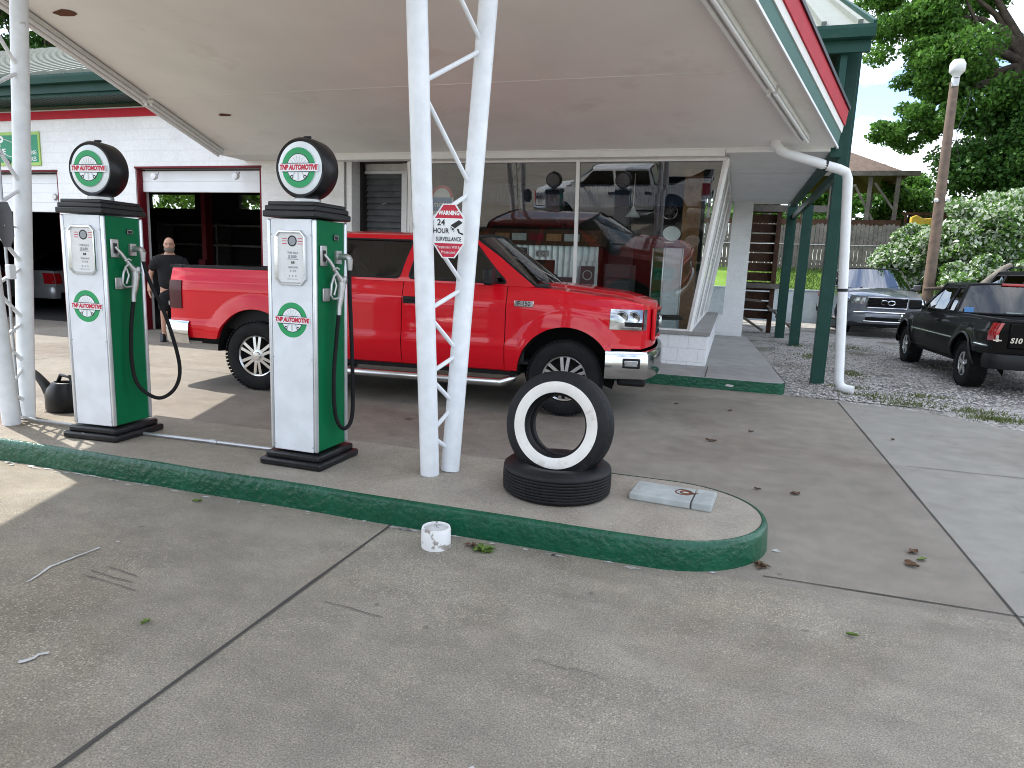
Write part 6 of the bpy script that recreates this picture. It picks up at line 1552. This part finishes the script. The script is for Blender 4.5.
def tree(name, label, base, trunk_h, crown_c, crown_r, n, cr, ln, size, m, tr=.25, extra=(), group=None):
    T = thing(name, label, 'tree', base, 0, group); B = Vector(base); C = Vector(crown_c)
    cl = crown_clumps(crown_c, crown_r, n, cr, ln)+list(extra)
    b = MB(); top = B+Vector((0, 0, trunk_h)); b.tube([B-Vector((0, 0, .2)), B+Vector((.02, 0, trunk_h*.4)), top, top.lerp(C, .6)+Vector((.2, 0, 0)), C+Vector((0, 0, crown_r[2]*.6))], [tr*1.35, tr*1.05, tr*.85, tr*.5, tr*.12], 12)
    for k in range(min(16, len(cl))):
        q = Vector(cl[k*len(cl)//16 if len(cl) > 16 else k][:3]); s = top.lerp(C, random.uniform(0, .7)); mm = s.lerp(q, .5)+Vector((random.uniform(-.3, .3), random.uniform(-.3, .3), random.uniform(-.1, .5))); b.tube([s, mm, q], [tr*.4, tr*.22, tr*.05], 7)
    part(b, 'trunk', 'bark', T, smooth=60); leaves('crown', cl, size, m, T); return T
def trees():
    # the big tree at upper right: trunk at px 1000, crown over the lot
    ex = [(4.4+1.6*rng.random(), 27+2*rng.random(), 6.5+.9*rng.random(), .36, 300) for _ in range(12)]+[(5.2+1.9*rng.random(), 26.5+2*rng.random(), 6.2+2.6*rng.random(), .5, 420) for _ in range(15)]+[(4.0+2.5*rng.random(), 27+2*rng.random(), 9.0+2.5*rng.random(), .6, 480) for _ in range(18)]
    ex += [(3.7+2.6*rng.random(), 27.5+2*rng.random(), 8.9+3.2*rng.random(), .6, 460) for _ in range(20)]+[(5.0+2.0*rng.random(), 27+2*rng.random(), 6.6+2.4*rng.random(), .45, 380) for _ in range(9)]
    tree('shade_tree', 'tall shade tree with dark trunk, limbs reaching over the lot at upper right', (8.35, 28.5, 2.0), 5.5, (8.9, 28.5, 11.0), (5.0, 3.6, 4.6), 95, .85, 820, .125, 'leaf', .42, ex)
    tree('dense_tree', 'dense dark green tree filling the right edge behind the flowering shrubs', (9.5, 27.8, 2.0), 2.0, (9.9, 27.0, 5.6), (3.3, 1.6, 3.0), 80, .8, 900, .125, 'leafdark', .3)
    tree('young_tree', 'light green small tree just right of the deck shelter', (6.8, 33, 2.0), 2.0, (6.9, 33, 4.6), (1.5, 1.4, 1.4), 26, .6, 420, .14, 'leaf', .12)
    tree('backdrop_tree', 'tree seen beneath the deck shelter roof', (3.5, 45, 2.0), 2.0, (3.5, 45, 5.0), (5, 2, 2.6), 34, 1.0, 500, .24, 'leaf', .25)
    tree('garage_tree', 'tree beyond the garage rear windows', (-26, 36, 0), 2.0, (-27, 36, 5.0), (10, 1.5, 4.6), 130, 1.3, 420, .24, 'leafbright', .25)
    tree('roofline_tree', 'tree behind the green metal roof at the upper left corner', (-38, 31, 0), 7, (-38.5, 31, 14.5), (4.5, 3, 3.6), 44, 1.0, 480, .24, 'leafdark', .3)
    # flowering shrubs, pale leaf clusters heaped on the bank
    def shrub(label, c, r, n, cr, ln, m='leafpale', size=.115, stem=True):
        T = thing('flowering_shrub', label, 'shrub', (c[0], c[1], max(0, c[2]-r[2])), 0, 'pale flowering shrubs on the bank')
        cl = crown_clumps(c, r, n, cr, ln, .45); b = MB()
        for k in range(0, len(cl), 4): q = Vector(cl[k][:3]); b.tube([(c[0]+random.uniform(-.3, .3), c[1], max(0, c[2]-r[2])-.1), Vector(c).lerp(q, .6), q], [.05, .03, .01], 6)
        part(b, 'stems', 'bark', T); leaves('foliage', cl, size, m, T, squash=.7)
    shrub('silvery flowering shrub, biggest heap, right of the utility pole', (7.2, 23.8, 2.75), (1.9, 1.2, 1.45), 80, .45, 620)
    shrub('silvery flowering shrub leaning on the fence, left of the utility pole', (5.25, 24.4, 2.1), (1.15, .9, 1.15), 46, .38, 560)
    shrub('silvery flowering shrub at the far right edge of the lot', (9.8, 23.0, 2.5), (1.6, 1.2, 1.7), 60, .45, 560)
    shrub('bright green leafy bush at the left end of the shrubs', (4.55, 23.9, 1.5), (.42, .4, .6), 16, .30, 260, 'leafbright', .10)
    shrub('low dark flowering shrub above the roof of the dark suv', (7.3, 21.8, 1.55), (1.7, .8, .75), 40, .36, 480)
    T = thing('fallen_log', 'pale fallen limb lying on the shrubs above the black pickup', 'log', (6.4, 20.6, 1.4))
    b = MB(); b.tube([(5.9, 20.9, 1.15), (6.2, 20.8, 1.5), (6.6, 20.7, 1.95), (6.75, 20.7, 2.05)], [.10, .10, .09, .07], 10); part(b, 'limb', 'wood', T, smooth=60)
    b = MB(); b.tube([(4.9, 20.9, 1.35), (5.5, 20.9, 1.42), (6.1, 20.9, 1.35)], [.04, .05, .03], 8); part(b, 'branch', 'bark', T, smooth=60)
trees()
